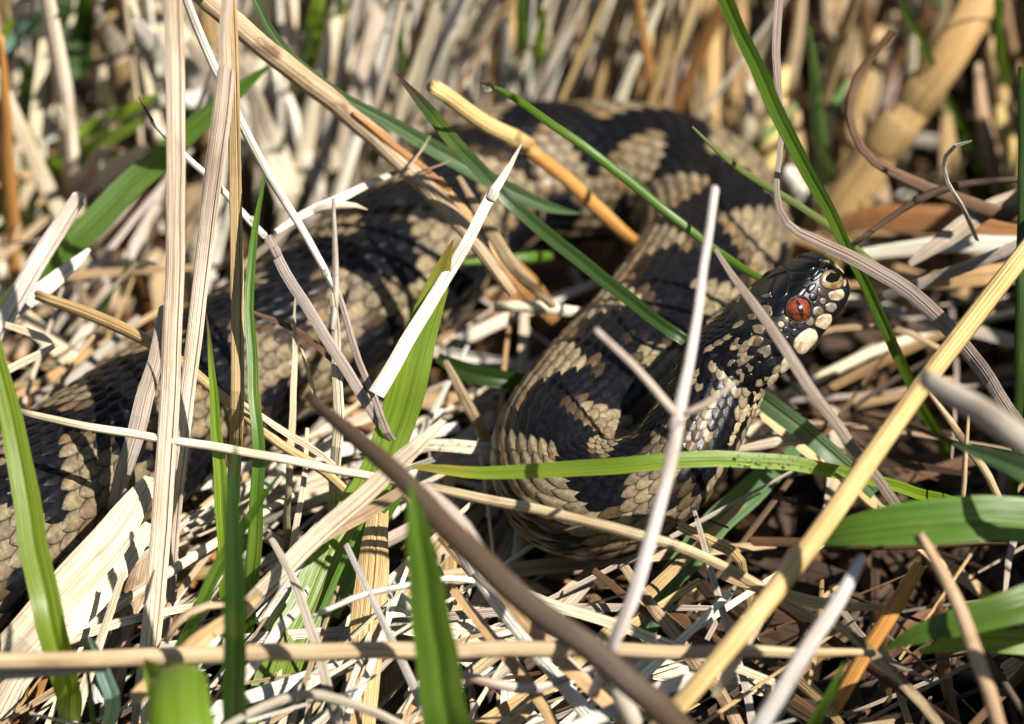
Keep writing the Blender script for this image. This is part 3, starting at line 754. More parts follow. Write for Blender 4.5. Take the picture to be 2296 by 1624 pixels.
stem(ST, 'long thin straw lying nearly level over the left coil', 'pale', [(40,921,4.2),(200,960,4.2),(400,988,4.1),(600,1022,3.9),(790,1058,3.4),(900,1085,2.8)], [16,19,20,20,20,16], 'tube', mat=M_STRAW)
stem(ST, 'thin pale straw joining the slanting straw below the flank scales', 'pale', [(540,902,4.2),(620,955,3.9),(700,1005,3.4),(752,1045,3.0)], [8,15,16,12], 'flat')
stem(ST, 'stout pale straw with a split end pointing up from the heap', 'pale', [(992,940,5.2),(930,1005,4.8),(850,1075,4.3),(740,1172,3.6),(640,1275,2.9),(560,1360,2.2),(500,1430,1.2)], [14,36,42,44,42,40,30], 'split', .0)
stem(ST, 'brown-edged straw under the stout split straw', 'weath', [(925,1085,4.0),(830,1140,3.6),(720,1205,3.2),(600,1285,2.4)], [16,30,30,20], 'flat')
stem(LF, 'wide striped brown dead leaf standing in the straw heap', 'tan', [(850,1150,2.6),(836,1290,2.2),(818,1440,1.6),(806,1580,1.0),(800,1700,.3)], [50,76,78,76,70], 'flat', .15)
stem(LF, 'wide bleached leaf lying under the upright straws at lower left', 'pale', [(345,1080,3.0),(262,1190,2.9),(165,1300,2.6),(60,1420,2.1),(-40,1520,1.4)], [40,84,90,84,70], 'flat', -.1)
stem(LF, 'second bleached leaf tucked under the wide one', 'pale', [(340,1180,2.0),(240,1300,1.9),(140,1410,1.6),(40,1520,1.0)], [30,66,70,60], 'flat', .2)
stem(LF, 'dark-edged dead leaf behind the base of the grooved straw', 'weath', [(330,1230,1.4),(300,1330,1.2),(270,1440,.8)], [30,52,46], 'flat')
# --- the straw heap in the middle foreground
stem(ST, 'white bristly straw curving level over the heap', 'white', [(700,1380,2.6),(800,1340,2.8),(900,1315,3.0),(1000,1300,3.0),(1100,1308,2.8)], [12,15,15,15,12], 'tube', hairs=70)
stem(ST, 'speckled pale straw running down from the dark twig', 'white', [(950,1110,3.6),(1010,1200,3.3),(1110,1350,2.8),(1210,1480,2.3),(1320,1600,1.7),(1400,1700,.9)], [16,30,28,28,40,44], 'flat')
stem(ST, 'fine bristly straw beside the dark twig', 'grey', [(1060,1290,3.2),(1160,1375,3.0),(1240,1450,2.8),(1330,1540,2.3),(1410,1630,1.6)], [12,15,15,15,12], 'tube', hairs=110)
stem(ST, 'long pale straw slanting from under the front coil to the right', 'pale', [(1010,1220,2.6),(1150,1320,2.6),(1300,1375,2.5),(1450,1425,2.3),(1600,1478,2.0),(1740,1530,1.4)], [20,24,24,24,22,18], 'flat')
stem(ST, 'tan straw slanting down past the broad foreground blade', 'tan', [(1020,1320,3.0),(1120,1450,2.8),(1200,1560,2.3),(1260,1660,1.5)], [18,28,28,24], 'flat')
stem(ST, 'long buff straw parallel to the dark twig', 'tan', [(1080,1270,3.6),(1180,1400,3.4),(1300,1520,2.9),(1420,1640,2.2),(1480,1710,1.4)], [18,28,30,30,28], 'flat')
stem(ST, 'forked grey twiglet at the bottom below the level straw', 'grey', [(1000,1500,2.8),(1090,1530,2.8),(1190,1545,2.6),(1280,1515,2.6),(1350,1490,2.4)], [16,22,24,18,10], 'tube')
stem(ST, 'thick grey stub with a node at the bottom of the heap', 'grey', [(1330,1430,4.2),(1380,1520,3.8),(1420,1610,3.2),(1450,1700,2.2)], [24,48,44,44], 'tube', nodes_at=(.4,))
stem(ST, 'broad white straw lying at the very bottom of the heap', 'white', [(1260,1640,3.0),(1380,1590,3.2),(1480,1545,3.2),(1570,1510,2.8)], [26,34,34,20], 'flat')
stem(ST, 'curved grey straw sagging along the bottom edge', 'grey', [(480,1640,3.2),(590,1590,3.2),(700,1555,3.2),(820,1590,3.0),(930,1640,2.6)], [14,20,22,22,18], 'roll')
stem(ST, 'thin white straw slanting beside the folded-over leaf', 'white', [(470,1640,2.4),(560,1500,2.4),(640,1400,2.3),(690,1320,2.0)], [16,24,22,10], 'flat')
stem(ST, 'thin lilac-grey straw over the broad lit blade', 'grey', [(610,1210,3.2),(660,1310,3.0),(700,1420,2.8),(740,1560,2.2),(770,1680,1.2)], [14,20,22,24,22], 'flat')
stem(ST, 'upright thin straw at the foot of the left coil', 'pale', [(690,960,3.2),(680,1080,2.6),(660,1200,1.8),(640,1320,.8)], [8,13,14,12], 'flat')
stem(ST, 'blurred tan straw slanting up at the bottom left', 'tan', [(300,1570,3.4),(400,1480,3.6),(500,1400,3.4),(580,1340,3.0)], [30,36,34,20], 'flat')
stem(ST, 'brown arched straw beside the dark foreground blade', 'weath', [(372,1440,3.0),(400,1390,3.4),(450,1362,3.5),(505,1356,3.4)], [14,18,18,14], 'tube')
stem(GB, 'thin bent green blade crossing the dark foreground blade', 'green', [(630,1060,5.4),(570,1150,4.6),(500,1260,3.8),(440,1380,3.0),(390,1480,2.0)], [6,18,28,28,22], 'blade')
stem(GB, 'small grey-green leaf tip at the bottom left', 'sea', [(200,1430,2.6),(230,1500,2.6),(255,1570,2.2),(240,1640,1.4)], [6,34,36,20], 'blade')
stem(GB, 'thin dark green spike at the bottom left', 'deep', [(192,1450,3.0),(200,1530,2.4),(212,1640,1.4)], [4,10,14], 'blade')
stem(GB, 'lower green blade half hidden in the heap under the dark twig', 'green', [(905,1090,3.0),(840,1180,2.4),(790,1270,1.9),(740,1380,1.3)], [20,50,56,50], 'blade', .2)

# --- around the hollow inside the coils
stem(ST, 'short pale straw across the dark hollow', 'pale', [(1110,690,2.6),(1200,693,2.6),(1320,702,2.4)], [22,28,22], 'tube')
stem(ST, 'pale straw stub under the front coil beside the lit blade', 'pale', [(920,995,2.4),(1010,1000,2.4),(1110,1006,2.2)], [24,30,28], 'flat', hairs=50)
stem(ST, 'thin straw slanting down beside the front coil', 'weath', [(1000,810,2.8),(1040,890,2.4),(1085,970,1.8),(1110,1030,1.2)], [12,24,26,20], 'flat')
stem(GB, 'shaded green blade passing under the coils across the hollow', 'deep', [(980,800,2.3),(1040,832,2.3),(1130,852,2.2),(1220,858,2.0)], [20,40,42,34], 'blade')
stem(GB, 'short green blade lying deep in the hollow', 'green', [(1040,590,3.0),(1120,580,2.9),(1200,575,2.8),(1240,572,2.6)], [14,22,26,18], 'roll')
stem(ST, 'brown straw slanting through the hollow', 'rust', [(1080,520,3.4),(1160,610,2.8),(1230,690,2.0),(1280,760,1.0)], [20,44,40,26], 'flat')

# --- right-hand side
stem(TW, 'dark woody twig with a scarred joint at the right edge', 'dark', [(1915,545,5.2),(2010,478,5.6),(2090,432,5.9),(2190,408,6.1),(2310,402,6.2)], [11,14,20,17,15], 'tube', nodes_at=(.48,))
stem(LF, 'tiny white curl of dead leaf above the woody twig', 'white', [(2180,318,8.0),(2140,332,7.8),(2118,365,7.4),(2128,410,6.9),(2160,470,6.2),(2190,540,5.2)], [4,9,10,9,11,12], 'flat', .3, 1.0)
stem(LF, 'brown hooked leaf curving round behind the snout', 'brown', [(2000,70,7.4),(1930,165,6.7),(1905,265,6.2),(1950,355,5.7),(2050,412,5.3),(2200,470,4.9),(2320,495,4.6)], [14,22,18,20,28,34,36], 'roll', .2, .8)
stem(SK, 'fat glossy orange stalk with ringed nodes behind the head', 'amber', [(2290,-160,5.6),(2215,-30,4.9),(2130,118,4.0),(2050,235,3.0),(1970,340,2.2),(1890,470,1.0),(1850,540,.2)], [88,90,88,84,92,112,116], 'tube', 0, 0, mat=M_STALK, nodes_at=(.40,.52))
stem(LF, 'wide rusty dead leaf lying behind the snout', 'rust', [(1870,500,1.6),(1990,488,2.0),(2150,500,2.2),(2320,520,2.2)], [30,62,66,60], 'flat')
stem(ST, 'bleached level straw under the woody twig', 'white', [(1930,572,2.9),(2050,556,3.1),(2180,548,3.3),(2330,545,3.4)], [26,36,40,40], 'flat')
stem(LF, 'grey ribbed leaf slanting up to the right edge', 'grey', [(2040,592,4.0),(2120,535,4.4),(2200,482,4.7),(2320,430,4.9)], [14,40,42,36], 'flat')
stem(ST, 'black-speckled grey straw pointing at the snout', 'grey', [(2325,528,5.2),(2220,572,4.8),(2110,618,4.3),(1985,662,3.7),(1900,680,2.9)], [24,26,26,22,12], 'flat', mat=M_WORN)
stem(ST, 'wide tan straw below the speckled one', 'tan', [(1960,640,2.4),(2080,630,2.6),(2200,618,2.8),(2330,606,2.8)], [20,40,44,40], 'flat')
stem(ST, 'thin pale straw in the shade under the chin', 'weath', [(1790,760,2.6),(1900,735,2.8),(2020,740,2.8),(2120,790,2.4)], [12,16,16,12], 'tube')
stem(ST, 'pale straw sliver under the neck', 'pale', [(1650,1010,2.2),(1740,990,2.4),(1830,985,2.4)], [14,24,14], 'flat')
stem(GB, 'teal blade emerging from under the neck', 'teal', [(1650,850,2.9),(1720,905,2.9),(1800,965,2.7),(1880,1035,2.3),(1960,1110,1.6)], [30,46,46,42,30], 'blade', .1)
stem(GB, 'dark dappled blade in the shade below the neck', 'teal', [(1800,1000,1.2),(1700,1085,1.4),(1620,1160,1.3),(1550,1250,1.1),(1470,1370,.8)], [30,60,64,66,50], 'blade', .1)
stem(GB, 'broad arched green leaf entering from the right edge', 'green', [(1800,1222,4.4),(1880,1198,4.9),(2000,1180,5.2),(2150,1168,5.3),(2290,1168,5.2),(2420,1190,4.8),(2560,1260,3.4),(2660,1350,.8)], [8,56,92,104,104,100,80,60], 'blade', -.25, .1)
stem(GB, 'lower dewy green leaf with a pointed tip at the right', 'green', [(1982,1458,3.6),(2060,1428,4.0),(2160,1395,4.3),(2290,1360,4.5),(2420,1330,4.3),(2560,1370,2.8),(2640,1450,.6)], [4,44,66,84,90,76,60], 'blade', -.3)
stem(GB, 'lime leaf tucked under the dewy one', 'lime', [(2060,1460,3.0),(2160,1440,3.2),(2300,1440,3.2),(2420,1450,2.8),(2560,1520,.6)], [10,40,60,60,46], 'blade', .1)
stem(GB, 'blurred green leaf above the arched leaf', 'teal', [(2140,992,6.2),(2220,1022,6.4),(2320,1070,6.6),(2420,1120,6.2),(2600,1260,2.6)], [8,36,56,64,50], 'blade', .1)
stem(GB, 'dark green stem at the right border', 'deep', [(2292,150,8.6),(2290,400,6.9),(2286,700,5.0),(2278,960,3.2),(2270,1150,1.5)], [14,18,22,22,20], 'roll', .2)
stem(TW, 'bent brown twig at the lower right', 'weath', [(2062,1200,5.2),(2120,1300,4.9),(2165,1400,4.6),(2205,1510,4.2),(2250,1660,3.0)], [22,30,34,34,34], 'tube', mat=M_WORN)
stem(TW, 'stout white blurred stick with a blunt tip at the lower right', 'bone', [(1932,1250,6.0),(1870,1360,5.6),(1790,1490,5.0),(1690,1650,4.0),(1620,1760,2.8)], [22,36,40,42,42], 'tube', 0, 0)
stem(ST, 'thin grey straw hanging below the front coil', 'grey', [(1554,1138,3.4),(1580,1240,2.8),(1610,1340,2.3),(1648,1470,1.7),(1690,1640,.9)], [8,15,16,17,18], 'flat')
stem(ST, 'bent tan straw with a square elbow under the front coil', 'tan', [(1520,1178,2.6),(1590,1212,2.4),(1652,1245,2.2),(1668,1300,1.6),(1685,1380,.8)], [22,26,26,24,20], 'flat', wob=0)
stem(ST, 'dark cracked straw under the front coil', 'weath', [(1400,1270,2.4),(1470,1370,2.0),(1560,1490,1.6),(1650,1620,1.0)], [20,26,28,28], 'flat')
stem(ST, 'second cracked straw alongside, under the front coil', 'brown', [(1330,1280,2.2),(1430,1360,1.9),(1560,1430,1.6),(1680,1480,1.2)], [16,18,18,14], 'flat')
stem(SK, 'amber stalk glowing in the shade at the lower right', 'orange', [(2060,1270,3.4),(2000,1370,2.8),(1940,1470,2.1),(1870,1600,1.2)], [30,38,38,34], 'tube', 0, 0)
stem(GB, 'small pointed green shoot at the bottom beside the white stick', 'green', [(1892,1482,4.0),(1860,1550,3.4),(1815,1640,2.4),(1770,1740,1.0)], [4,20,30,32], 'blade')
stem(ST, 'grey straw slanting down to the bottom right corner', 'weath', [(1850,1380,3.0),(1960,1470,2.8),(2070,1580,2.2),(2140,1680,1.4)], [18,24,24,20], 'flat')
stem(ST, 'pale straw crossing under the white stick', 'tan', [(1620,1290,2.6),(1740,1330,2.7),(1860,1355,2.7),(1980,1362,2.4)], [18,26,26,14], 'flat')
stem(ST, 'thin grey straw beyond the yellow stalk at the right', 'weath', [(2080,880,4.0),(2150,970,3.4),(2210,1060,2.6),(2260,1160,1.6)], [10,18,20,16], 'tube')
stem(ST, 'thin upright straw before the arched leaf at the right', 'weath', [(2172,905,4.6),(2168,990,4.0),(2160,1090,3.3),(2150,1200,2.4)], [6,11,12,10], 'tube')
stem(TW, 'fine twig running to the lower right corner', 'dark', [(2150,1380,2.6),(2220,1490,2.3),(2310,1620,1.6)], [12,16,16], 'tube')

# --- straws and blades behind the coils, each standing on the ground
MARKS = [(40,330,'the orange left stem'),(230,180,'the long slanting dark blade'),(390,200,'the grooved straw'),(500,250,'the torn sheath'),(590,380,'the slender white straw'),(760,230,'the weathered stalk'),(900,200,'the purple tip'),
 (1010,215,'the cut yellow stalk'),(1100,190,'the dewdrop'),(1230,240,'the far coil'),(1400,235,'the top of the far coil'),(1560,260,'the olive blade tip'),(1690,150,'the tall midrib blade'),(1748,260,'the long curled leaf'),(1910,230,'the hooked brown leaf'),
 (2060,200,'the fat orange stalk'),(2140,380,'the tiny white curl'),(2285,330,'the dark border stem'),(250,860,'the long thin level straw'),(330,650,'the leaning grey straw'),(120,640,'the frayed white straw')]
def named(base, c, x0, y0, x1, y1, w):
    mx, my = (x0+x1)/2, (y0+y1)/2
    size = 'broad' if w >= 42 else ('thin' if w < 27 else 'medium')
    shade = dict(pale='cream', white='whitish', grey='grey', tan='tan', weath='dull brown', yellow='yellow', rust='rusty', lime='lime', green='grass-green', deep='dark green', teal='blue-green', sea='pale sea-green', olive='olive', orange='orange')[c]
    s_ = (x0-x1)/max(1, abs(y1-y0))
    lean = 'leaning right' if s_ > .30 else ('leaning left' if s_ < -.18 else 'upright')
    if abs(s_) > 1.6: lean = 'lying level'
    m = min(MARKS, key=lambda k: (k[0]-mx)**2+((k[1]-my)*.6)**2)[2]
    return f'{size} {shade} {base} {lean}, blurred in the background near {m}'
def standing(name, label, c, x0, y0, x1, y1, w, h1, group, prof=None, bow=0.0, h0=.0, nod=()):
    """from its foot at (x1, y1) up to (x0, y0) at height h1"""
    mx, my = (x0+x1)/2 + bow, (y0+y1)/2
    stem(name, label, c, [(x0, y0, h1), (mx, my, h1*.52), (x1, y1, h0)], [w*.35, w, w], prof, group=group, nodes_at=nod)
G1 = 'pale straws standing behind the far coil'
for (x0, y0, x1, y1, w, c) in [
 (790,-120,640,500,44,'pale'),(880,-120,742,470,46,'pale'),(940,-120,820,430,42,'pale'),(1010,-120,880,400,40,'tan'),(1050,-110,940,380,44,'pale'),(1095,-100,985,340,48,'white'),(1125,20,1000,330,46,'pale'),
 (1200,-120,1060,330,44,'tan'),(1270,-100,1120,300,38,'tan'),(1240,20,1090,320,34,'pale'),(1470,-120,1425,330,34,'tan'),(1525,-120,1475,330,58,'pale'),(1550,-120,1500,340,40,'white'),
 (1390,90,1375,330,46,'pale'),(1350,-60,1190,300,24,'weath'),(1430,-30,1215,270,26,'grey'),(640,200,745,500,40,'white'),(700,215,790,480,42,'pale'),(575,60,690,480,60,'white'),(660,-100,640,470,36,'pale'),
 (835,100,790,430,34,'tan'),(965,60,915,400,36,'pale'),(1020,150,975,400,30,'white'),(905,180,850,440,34,'pale'),(760,120,700,470,32,'tan'),(1160,120,1090,340,30,'pale')]:
    standing(ST, named('straw', c, x0, y0, x1, y1, w), c, x0, y0, x1, y1, w, max(2.5, (y1-y0)*PX/.82*.85), G1, 'tube' if R.random() < .55 else 'flat', R.uniform(-12, 12), nod=(R.uniform(.3, .6),) if R.random() < .3 else ())
G2 = 'brown straws behind the head'
for (x0, y0, x1, y1, w, c) in [
 (1610,-100,1590,330,40,'tan'),(1650,60,1700,330,30,'weath'),(1680,180,1660,360,40,'pale'),(1560,120,1600,340,24,'weath'),(1735,60,1690,260,36,'pale'),(1810,-80,1740,330,30,'weath'),(1760,150,1720,400,50,'yellow'),
 (1850,-60,1880,300,34,'weath'),(1975,60,1905,330,40,'tan'),(2010,30,1950,250,30,'weath'),(2120,230,2160,520,46,'tan'),(2140,340,2170,560,56,'yellow'),(2190,140,2260,480,40,'weath'),(2210,60,2280,420,44,'tan'),
 (2240,240,2300,520,50,'yellow'),(2060,-90,2000,160,36,'grey'),(1900,-100,1935,120,40,'tan'),(2280,-60,2210,260,40,'weath'),(1790,250,1800,470,44,'tan'),(1850,150,1830,440,30,'pale'),(1940,250,1990,480,30,'weath'),
 (1770,380,1800,480,70,'white'),(1655,-60,1640,140,50,'tan')]:
    standing(ST, named('straw', c, x0, y0, x1, y1, w), c, x0, y0, x1, y1, w, max(1.8, (y1-y0)*PX/.82*.8), G2, 'flat' if R.random() < .6 else 'tube', R.uniform(-15, 15))
G3 = 'straws in the left tuft'
for (x0, y0, x1, y1, w, c, h) in [
 (290,118,20,215,30,'grey',3.4),(345,-20,320,60,44,'white',4.2),(335,95,450,210,48,'white',4.0),(395,120,560,330,70,'white',3.8),(330,-60,560,180,90,'pale',5.0),(150,190,205,330,38,'pale',3.4),(235,175,225,300,44,'pale',3.4),
 (350,130,345,300,40,'grey',3.4),(300,255,20,330,28,'white',3.0),(420,240,60,300,24,'grey',2.8),(250,300,60,480,34,'tan',2.6),(120,230,20,330,26,'tan',2.6),(215,60,285,180,46,'tan',4.2),(60,-60,-10,120,36,'pale',4.2),
 (170,110,100,180,30,'weath',3.4),(330,330,180,430,46,'white',2.6),(420,300,300,420,34,'pale',2.8),(-30,420,170,360,24,'tan',2.6),(280,-40,230,90,50,'tan',4.6),(350,590,200,600,24,'pale',3.2),(450,560,420,700,26,'tan',2.4),
 (400,600,380,720,40,'tan',2.0),(180,630,190,800,30,'weath',1.8),(310,620,330,740,34,'rust',1.6),(220,780,200,900,30,'grey',1.4),(60,880,80,980,26,'rust',1.2),(350,480,280,560,90,'rust',1.2),(480,380,420,520,80,'weath',1.2)]:
    standing(ST, named('straw', c, x0, y0, x1, y1, w), c, x0, y0, x1, y1, w, h, G3, 'flat', R.uniform(-10, 10), h0=max(0, h-1.8))
G4 = 'green blades in the left tuft'
for (x0, y0, x1, y1, w, c, h) in [(110,-60,150,180,60,'teal',6.0),(190,-60,175,170,44,'deep',5.6),(210,-40,0,110,28,'sea',6.4),(350,215,140,330,34,'lime',4.4),(320,270,60,420,44,'lime',3.6),(60,140,50,360,40,'teal',3.4),
 (470,90,420,260,24,'green',4.6),(55,300,110,480,36,'green',2.6),(80,420,60,560,26,'deep',2.2),(260,640,150,790,26,'teal',2.4),(120,700,60,860,18,'teal',2.0),(30,40,-20,200,30,'lime',5.0)]:
    standing(GB, named('blade', c, x0, y0, x1, y1, w), c, x0, y0, x1, y1, w, h, G4, 'blade', R.uniform(-10, 10), h0=max(0, h-2.6))
for (x0, y0, x1, y1, w, c, h) in [(250,-80,420,120,80,'pale',6.2),(300,40,470,260,60,'white',5.4),(420,90,600,330,72,'pale',5.2),(480,150,640,420,56,'white',4.6),(560,180,650,440,60,'pale',4.4),(215,20,330,200,50,'pale',5.0),(130,240,180,420,40,'pale',3.6),(230,330,120,480,44,'white',3.2),(610,-40,560,260,50,'pale',6.0)]:
    standing(LF, named('leaf', c, x0, y0, x1, y1, w), c, x0, y0, x1, y1, w, h, 'bleached leaves in the left tuft', 'flat', R.uniform(-10, 10), h0=max(0, h-3.4))
standing(SK, 'orange blurred stem at the left edge with a green foot', 'orange', 4, 80, 34, 620, 30, 5.6, None, 'tube')
G5 = 'green blades behind the far coil'
for (x0, y0, x1, y1, w, c, h) in [(720,-80,690,230,44,'lime',6.0),(770,-100,730,220,26,'green',6.4),(1170,-80,1190,250,30,'green',6.0),(1215,20,1200,270,34,'lime',5.0),(905,-60,895,330,20,'teal',6.0),(800,230,770,440,26,'teal',3.4),(640,300,610,440,24,'teal',2.6),
 (990,-60,960,120,18,'teal',6.0),(700,60,640,330,30,'deep',5.0)]:
    standing(GB, named('blade', c, x0, y0, x1, y1, w), c, x0, y0, x1, y1, w, h, G5, 'blade', R.uniform(-10, 10))
G6 = 'green blades behind the head'
for (x0, y0, x1, y1, w, c, h) in [(1990,-60,2190,360,20,'green',7.4),(2235,-80,2262,290,24,'green',6.6),(1815,60,1855,420,32,'teal',5.6),(2070,-70,2130,60,24,'sea',6.4),(1905,180,1840,260,16,'sea',4.4),(1790,235,1690,330,18,'sea',4.0),(1840,330,1870,470,36,'teal',3.0),
 (2160,480,2200,560,18,'green',2.4)]:
    standing(GB, named('blade', c, x0, y0, x1, y1, w), c, x0, y0, x1, y1, w, h, G6, 'blade', R.uniform(-10, 10))

# --- dew
def drop(px, py, h, r, label):
    c = at(px, py, h); mb = MB(); U, V = 14, 9
    for j in range(V+1):
        la = -math.pi/2+math.pi*j/V
        for i in range(U):
            lo = i*math.tau/U; mb.v.append(c + Vector((math.cos(lo)*math.cos(la), math.sin(lo)*math.cos(la), math.sin(la)*.92))*r)
    for j in range(V):
        for i in range(U): mb.f.append((j*U+i, j*U+(i+1) % U, (j+1)*U+(i+1) % U, (j+1)*U+i))
    tag(mb.build('dewdrop', M_DEW), label, 'dewdrop', 'dewdrops on the grass')
drop(1094, 195, 8.25, .10, 'large clear dewdrop hanging from the tip of a thin blade')
for k in range(26):
    x = R.uniform(1650, 1960)
    y = 1033 + max(0, x-1750)*.16 + R.uniform(-11, 11)
    drop(x, y, 4.95-max(0, x-1750)*.0030, R.uniform(.018, .04), 'tiny dewdrop on the level yellow-green blade')

# ------------------------------------------------------------------ what nobody could count: thatch, litter, chaff
def ground_uv(x, y):
    p = Vector((x, y, 0)); k = dscale(p); return (p.dot(CX))/k/PX+VW/2, VH/2-(p-C0+CZ*DIST).dot(CY)/k/PX
def litter():
    rr = random.Random(11); low = MB(); top = MB()
    def lay(mb, n, zlo, zhi, ws, ls, cols, dens, ang):
        for k in range(n):
            x = rr.uniform(-15, 15); y = rr.uniform(-16, 16)
            u, v = ground_uv(x, y)
            if rr.random() > dens(u, v): continue
            a = ang(u, v); L = rr.uniform(*ls); z = rr.uniform(zlo, zhi); el = rr.gauss(.04, .16)
            d = Vector((math.cos(a)*math.cos(el), math.sin(a)*math.cos(el), math.sin(el)))
            p = Vector((x, y, z)) - d*L*.5; q = p + d*L
            mid = (p+q)/2 + Vector((rr.uniform(-.3, .3), rr.uniform(-.3, .3), rr.uniform(-.1, .3)))
            w = rr.choice(ws); pr = 'tube' if w < .2 and rr.random() < .6 else 'flat'
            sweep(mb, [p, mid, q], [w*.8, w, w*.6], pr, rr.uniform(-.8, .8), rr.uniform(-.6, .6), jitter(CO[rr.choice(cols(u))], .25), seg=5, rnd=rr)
    # older layer on the soil, rotted brown, darkened further to deepen shade in gaps
    lay(low, 1300, -1.6, -.5, (.1, .16, .25, .4, .6), (1.5, 6), lambda u: ('brown', 'dark', 'dark', 'brown', 'dark') if u > 1250 else ('brown', 'rust', 'dark', 'brown', 'dark', 'weath'),  # darker mix on the right stands in for the shade there
        lambda u, v: .9, lambda u, v: rr.uniform(0, 3.14))
    # this winter's straw on top of it
    def dens(u, v):
        if u < 1350 and v > 1050: return .62
        if v < 520: return .10
        if u > 1450 and v > 620: return .12
        if 1100 < u < 1500 and 450 < v < 820: return .10
        return .22
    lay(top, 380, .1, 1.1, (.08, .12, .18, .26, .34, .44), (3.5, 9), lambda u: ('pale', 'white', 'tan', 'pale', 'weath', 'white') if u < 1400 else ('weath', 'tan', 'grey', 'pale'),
        dens, lambda u, v: rr.gauss(1.0, .75) if u < 1400 else rr.gauss(-.5, 1.0))
    tag(low.build('rotted_litter', M_WORN, smooth=False), 'brown rotted straw matted on the soil under everything', 'straw litter', kind='stuff')
    tag(top.build('straw_litter', M_STRAW, smooth=False), 'tangled pale straw litter lying loose over the rotted layer', 'straw litter', kind='stuff')
def hides_snake(p, q, k=9):
    """would this straw stand between the camera and the snake?"""
    for i in range(k+1):
        x = p.lerp(q, i/k); d = (x-C0); L = d.length
        h = BODY_BVH.ray_cast(C0, d/L)
        if h[0] is not None and h[3] > L: return True
    return False
def inside_snake(p, q, k=9):
    for i in range(k+1):
        x = p.lerp(q, i/k); f = BODY_BVH.find_nearest(x)
        if (x-f[0]).dot(f[1]) < .05 and f[3] < 1.6: return True
    return False
def tangle():
    """fine flattened straw standing a few centimetres over the soil, between the things that can be told apart"""
    mb = MB(); rr = random.Random(21); n = 0
    for k in range(2600):
        u = rr.uniform(-150, 2450); v = rr.uniform(560, 1800)
        right = u > 1420
        if right and rr.random() < .55: continue
        a = rr.gauss(.95, .6) if not right else rr.gauss(-.6, .9)
        el = rr.gauss(.18, .25); L = rr.uniform(3, 9)
        d = Vector((math.cos(a)*math.cos(el), math.sin(a)*math.cos(el), math.sin(el)))
        c = at(u, v, rr.uniform(.1, 1.6)); p = c-d*L/2; q = c+d*L/2
        if max(p.z, q.z) > 3.4 or min(p.z, q.z) < -2.2: continue
        if hides_snake(p, q) or inside_snake(p, q): continue
        w = rr.choice((.05, .07, .09, .12, .16, .22))
        mid = c + Vector((rr.uniform(-.25, .25), rr.uniform(-.25, .25), rr.uniform(-.1, .2)))
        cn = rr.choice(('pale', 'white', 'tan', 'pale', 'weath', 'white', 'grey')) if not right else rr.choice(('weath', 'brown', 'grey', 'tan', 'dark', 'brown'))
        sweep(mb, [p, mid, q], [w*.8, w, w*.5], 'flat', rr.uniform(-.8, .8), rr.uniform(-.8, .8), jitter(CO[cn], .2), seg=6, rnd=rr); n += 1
        if n >= 230: break
    tag(mb.build('fine_straw', M_STRAW, smooth=False), 'fine flattened straw tangled loosely round the coils', 'straw litter', kind='stuff')
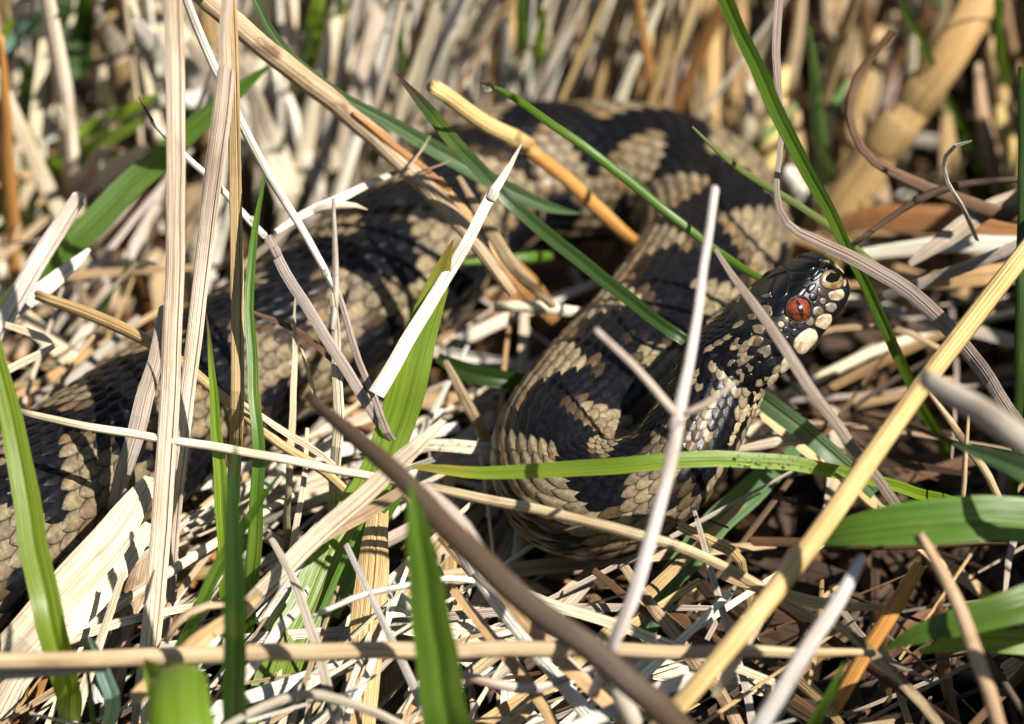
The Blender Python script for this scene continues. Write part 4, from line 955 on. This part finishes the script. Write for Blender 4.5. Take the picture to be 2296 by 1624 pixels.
def thatch():
    mb = MB(); mb2 = MB(); gb2 = MB(); rr = random.Random(5)
    for k in range(2300):
        near = k % 2 == 0
        x = rr.uniform(-13, 13) if near else rr.uniform(-26, 26); y = rr.uniform(2, 16) if near else rr.uniform(12, 52)
        u, v = ground_uv(x, y)
        if u > 1300 and rr.random() < .40: continue
        L = rr.uniform(5, 13)
        lean = Vector((rr.gauss(.24 if 600 < u < 1400 else .0, .15 if u < 1600 else .22), rr.gauss(.05, .2), 1)).normalized()
        p = Vector((x, y, -1.6)); q = p + lean*L
        if near and (hides_snake(p, q, 6) or inside_snake(p, q, 6)): continue
        if near and u < 640 and rr.random() < .8: continue
        if near and u > 1500 and (y < 6.5 or rr.random() < .4): continue
        mid = (p+q)/2 + Vector((rr.uniform(-.3, .3), rr.uniform(-.3, .3), 0))
        w = rr.choice((.12, .18, .25, .32, .42)) if y > 9 else rr.choice((.10, .15, .2, .26))
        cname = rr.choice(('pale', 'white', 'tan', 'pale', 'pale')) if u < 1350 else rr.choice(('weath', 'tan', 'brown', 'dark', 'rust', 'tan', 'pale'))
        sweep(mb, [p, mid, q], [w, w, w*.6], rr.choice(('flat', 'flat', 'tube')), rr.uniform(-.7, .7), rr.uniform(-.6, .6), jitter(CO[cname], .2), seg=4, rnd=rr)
    tag(mb.build('dry_thatch', M_STRAW, smooth=False), 'mass of dead upright grass filling the background behind the coils', 'dry grass', kind='stuff')
    gb = MB()
    for k in range(110):
        x = rr.uniform(-24, 24); y = rr.uniform(12, 46)
        L = rr.uniform(4, 12); lean = Vector((rr.gauss(0, .4), rr.gauss(-.05, .3), 1)).normalized()
        p = Vector((x, y, -1.6)); q = p+lean*L; mid = (p+q)/2 + Vector((rr.uniform(-.6, .6), rr.uniform(-.4, .4), 0))
        w = rr.uniform(.2, .45)
        sweep(gb, [q, mid, p], [.02, w, w], 'blade', rr.uniform(-.6, .6), .4, jitter(CO[rr.choice(('green', 'lime', 'teal', 'deep'))], .2), seg=6, rag=0, rnd=rr)
    tag(gb.build('green_undergrowth', M_BLADE), 'scattered green grass growing through the dead background grass', 'grass', kind='stuff')
    # taller grass added out of view, left and back, to block sky light
    for k in range(900):
        side = rr.random()
        if side < .5: x = rr.uniform(-34, -13.5); y = rr.uniform(-26, 22); L = rr.uniform(.6, 1)*(6+(-13-x)*1.3)
        else: x = rr.uniform(-34, 34); y = rr.uniform(24, 50); L = rr.uniform(9, 26)
        lean = Vector((rr.gauss(0, .22), rr.gauss(0, .22), 1)).normalized()
        p = Vector((x, y, -1.6)); q = p+lean*L+Vector((rr.uniform(-2, 2), rr.uniform(-2, 2), 0)); mid = p+lean*L*.5
        w = rr.uniform(.3, .8)
        dry = rr.random() < .5
        sweep(mb2 if dry else gb2, [q, mid, p], [.03, w, w], 'blade', rr.uniform(-1, 1), .5, jitter(CO[rr.choice(('tan', 'weath', 'brown', 'pale') if dry else ('green', 'deep', 'olive'))], .2), seg=6, rag=0, rnd=rr)
    tag(mb2.build('unseen_dry_grass', M_STRAW), 'tall dry grass added out of view to block sky light', 'dry grass', kind='stuff')
    tag(gb2.build('unseen_green_grass', M_BLADE), 'tall green grass added out of view to block sky light', 'grass', kind='stuff')
    # the tussock that goes on beyond the right edge and shades the ground there
    tb = MB()
    for k in range(1300):
        x = rr.uniform(10.3, 26); y = rr.uniform(-17, 5.5)
        L = rr.uniform(.6, 1)*(8.6 + (x-9)*1.45)
        d = Vector((abs(rr.gauss(.12, .16)), rr.gauss(0, .25), 1)).normalized()
        p = Vector((x, y, -1.6)); q = p + d*L + Vector((rr.uniform(.2, 1.8), rr.uniform(-1.5, 1.5), -L*.08)); mid = p + d*L*.55
        w = rr.uniform(.3, .8)
        sweep(tb, [q, mid, p], [.03, w, w], 'blade', rr.uniform(-1.2, 1.2), .6, jitter(CO[rr.choice(('green', 'deep', 'olive', 'teal'))], .2), seg=6, rag=0, rnd=rr)
    tag(tb.build('grass_tussock', M_BLADE), 'dense green grass tussock beyond the yellow stalk', 'grass', kind='stuff')
def chaff():
    mb = MB(); rr = random.Random(3)
    for k in range(300):
        u = rr.uniform(-100, 2400); v = rr.uniform(400, 1700)
        if u > 1300 and rr.random() < .75: continue
        p = at(u, v, rr.uniform(-1.3, .3)); a = rr.uniform(0, math.tau)
        d = Vector((math.cos(a), math.sin(a), rr.gauss(0, .4)))*rr.uniform(.15, .7)
        sweep(mb, [p, p+d*.5+Vector((0, 0, rr.uniform(0, .12))), p+d], [.05, rr.uniform(.08, .3), .04], 'flat', rr.uniform(-1, 1), 0, jitter(CO[rr.choice(('white', 'pale', 'tan', 'weath'))], .2), seg=3, rnd=rr)
    tag(mb.build('chaff', M_STRAW, smooth=False), 'small pale flakes of broken leaf scattered on the soil', 'chaff', kind='stuff')
litter(); tangle(); thatch(); chaff()
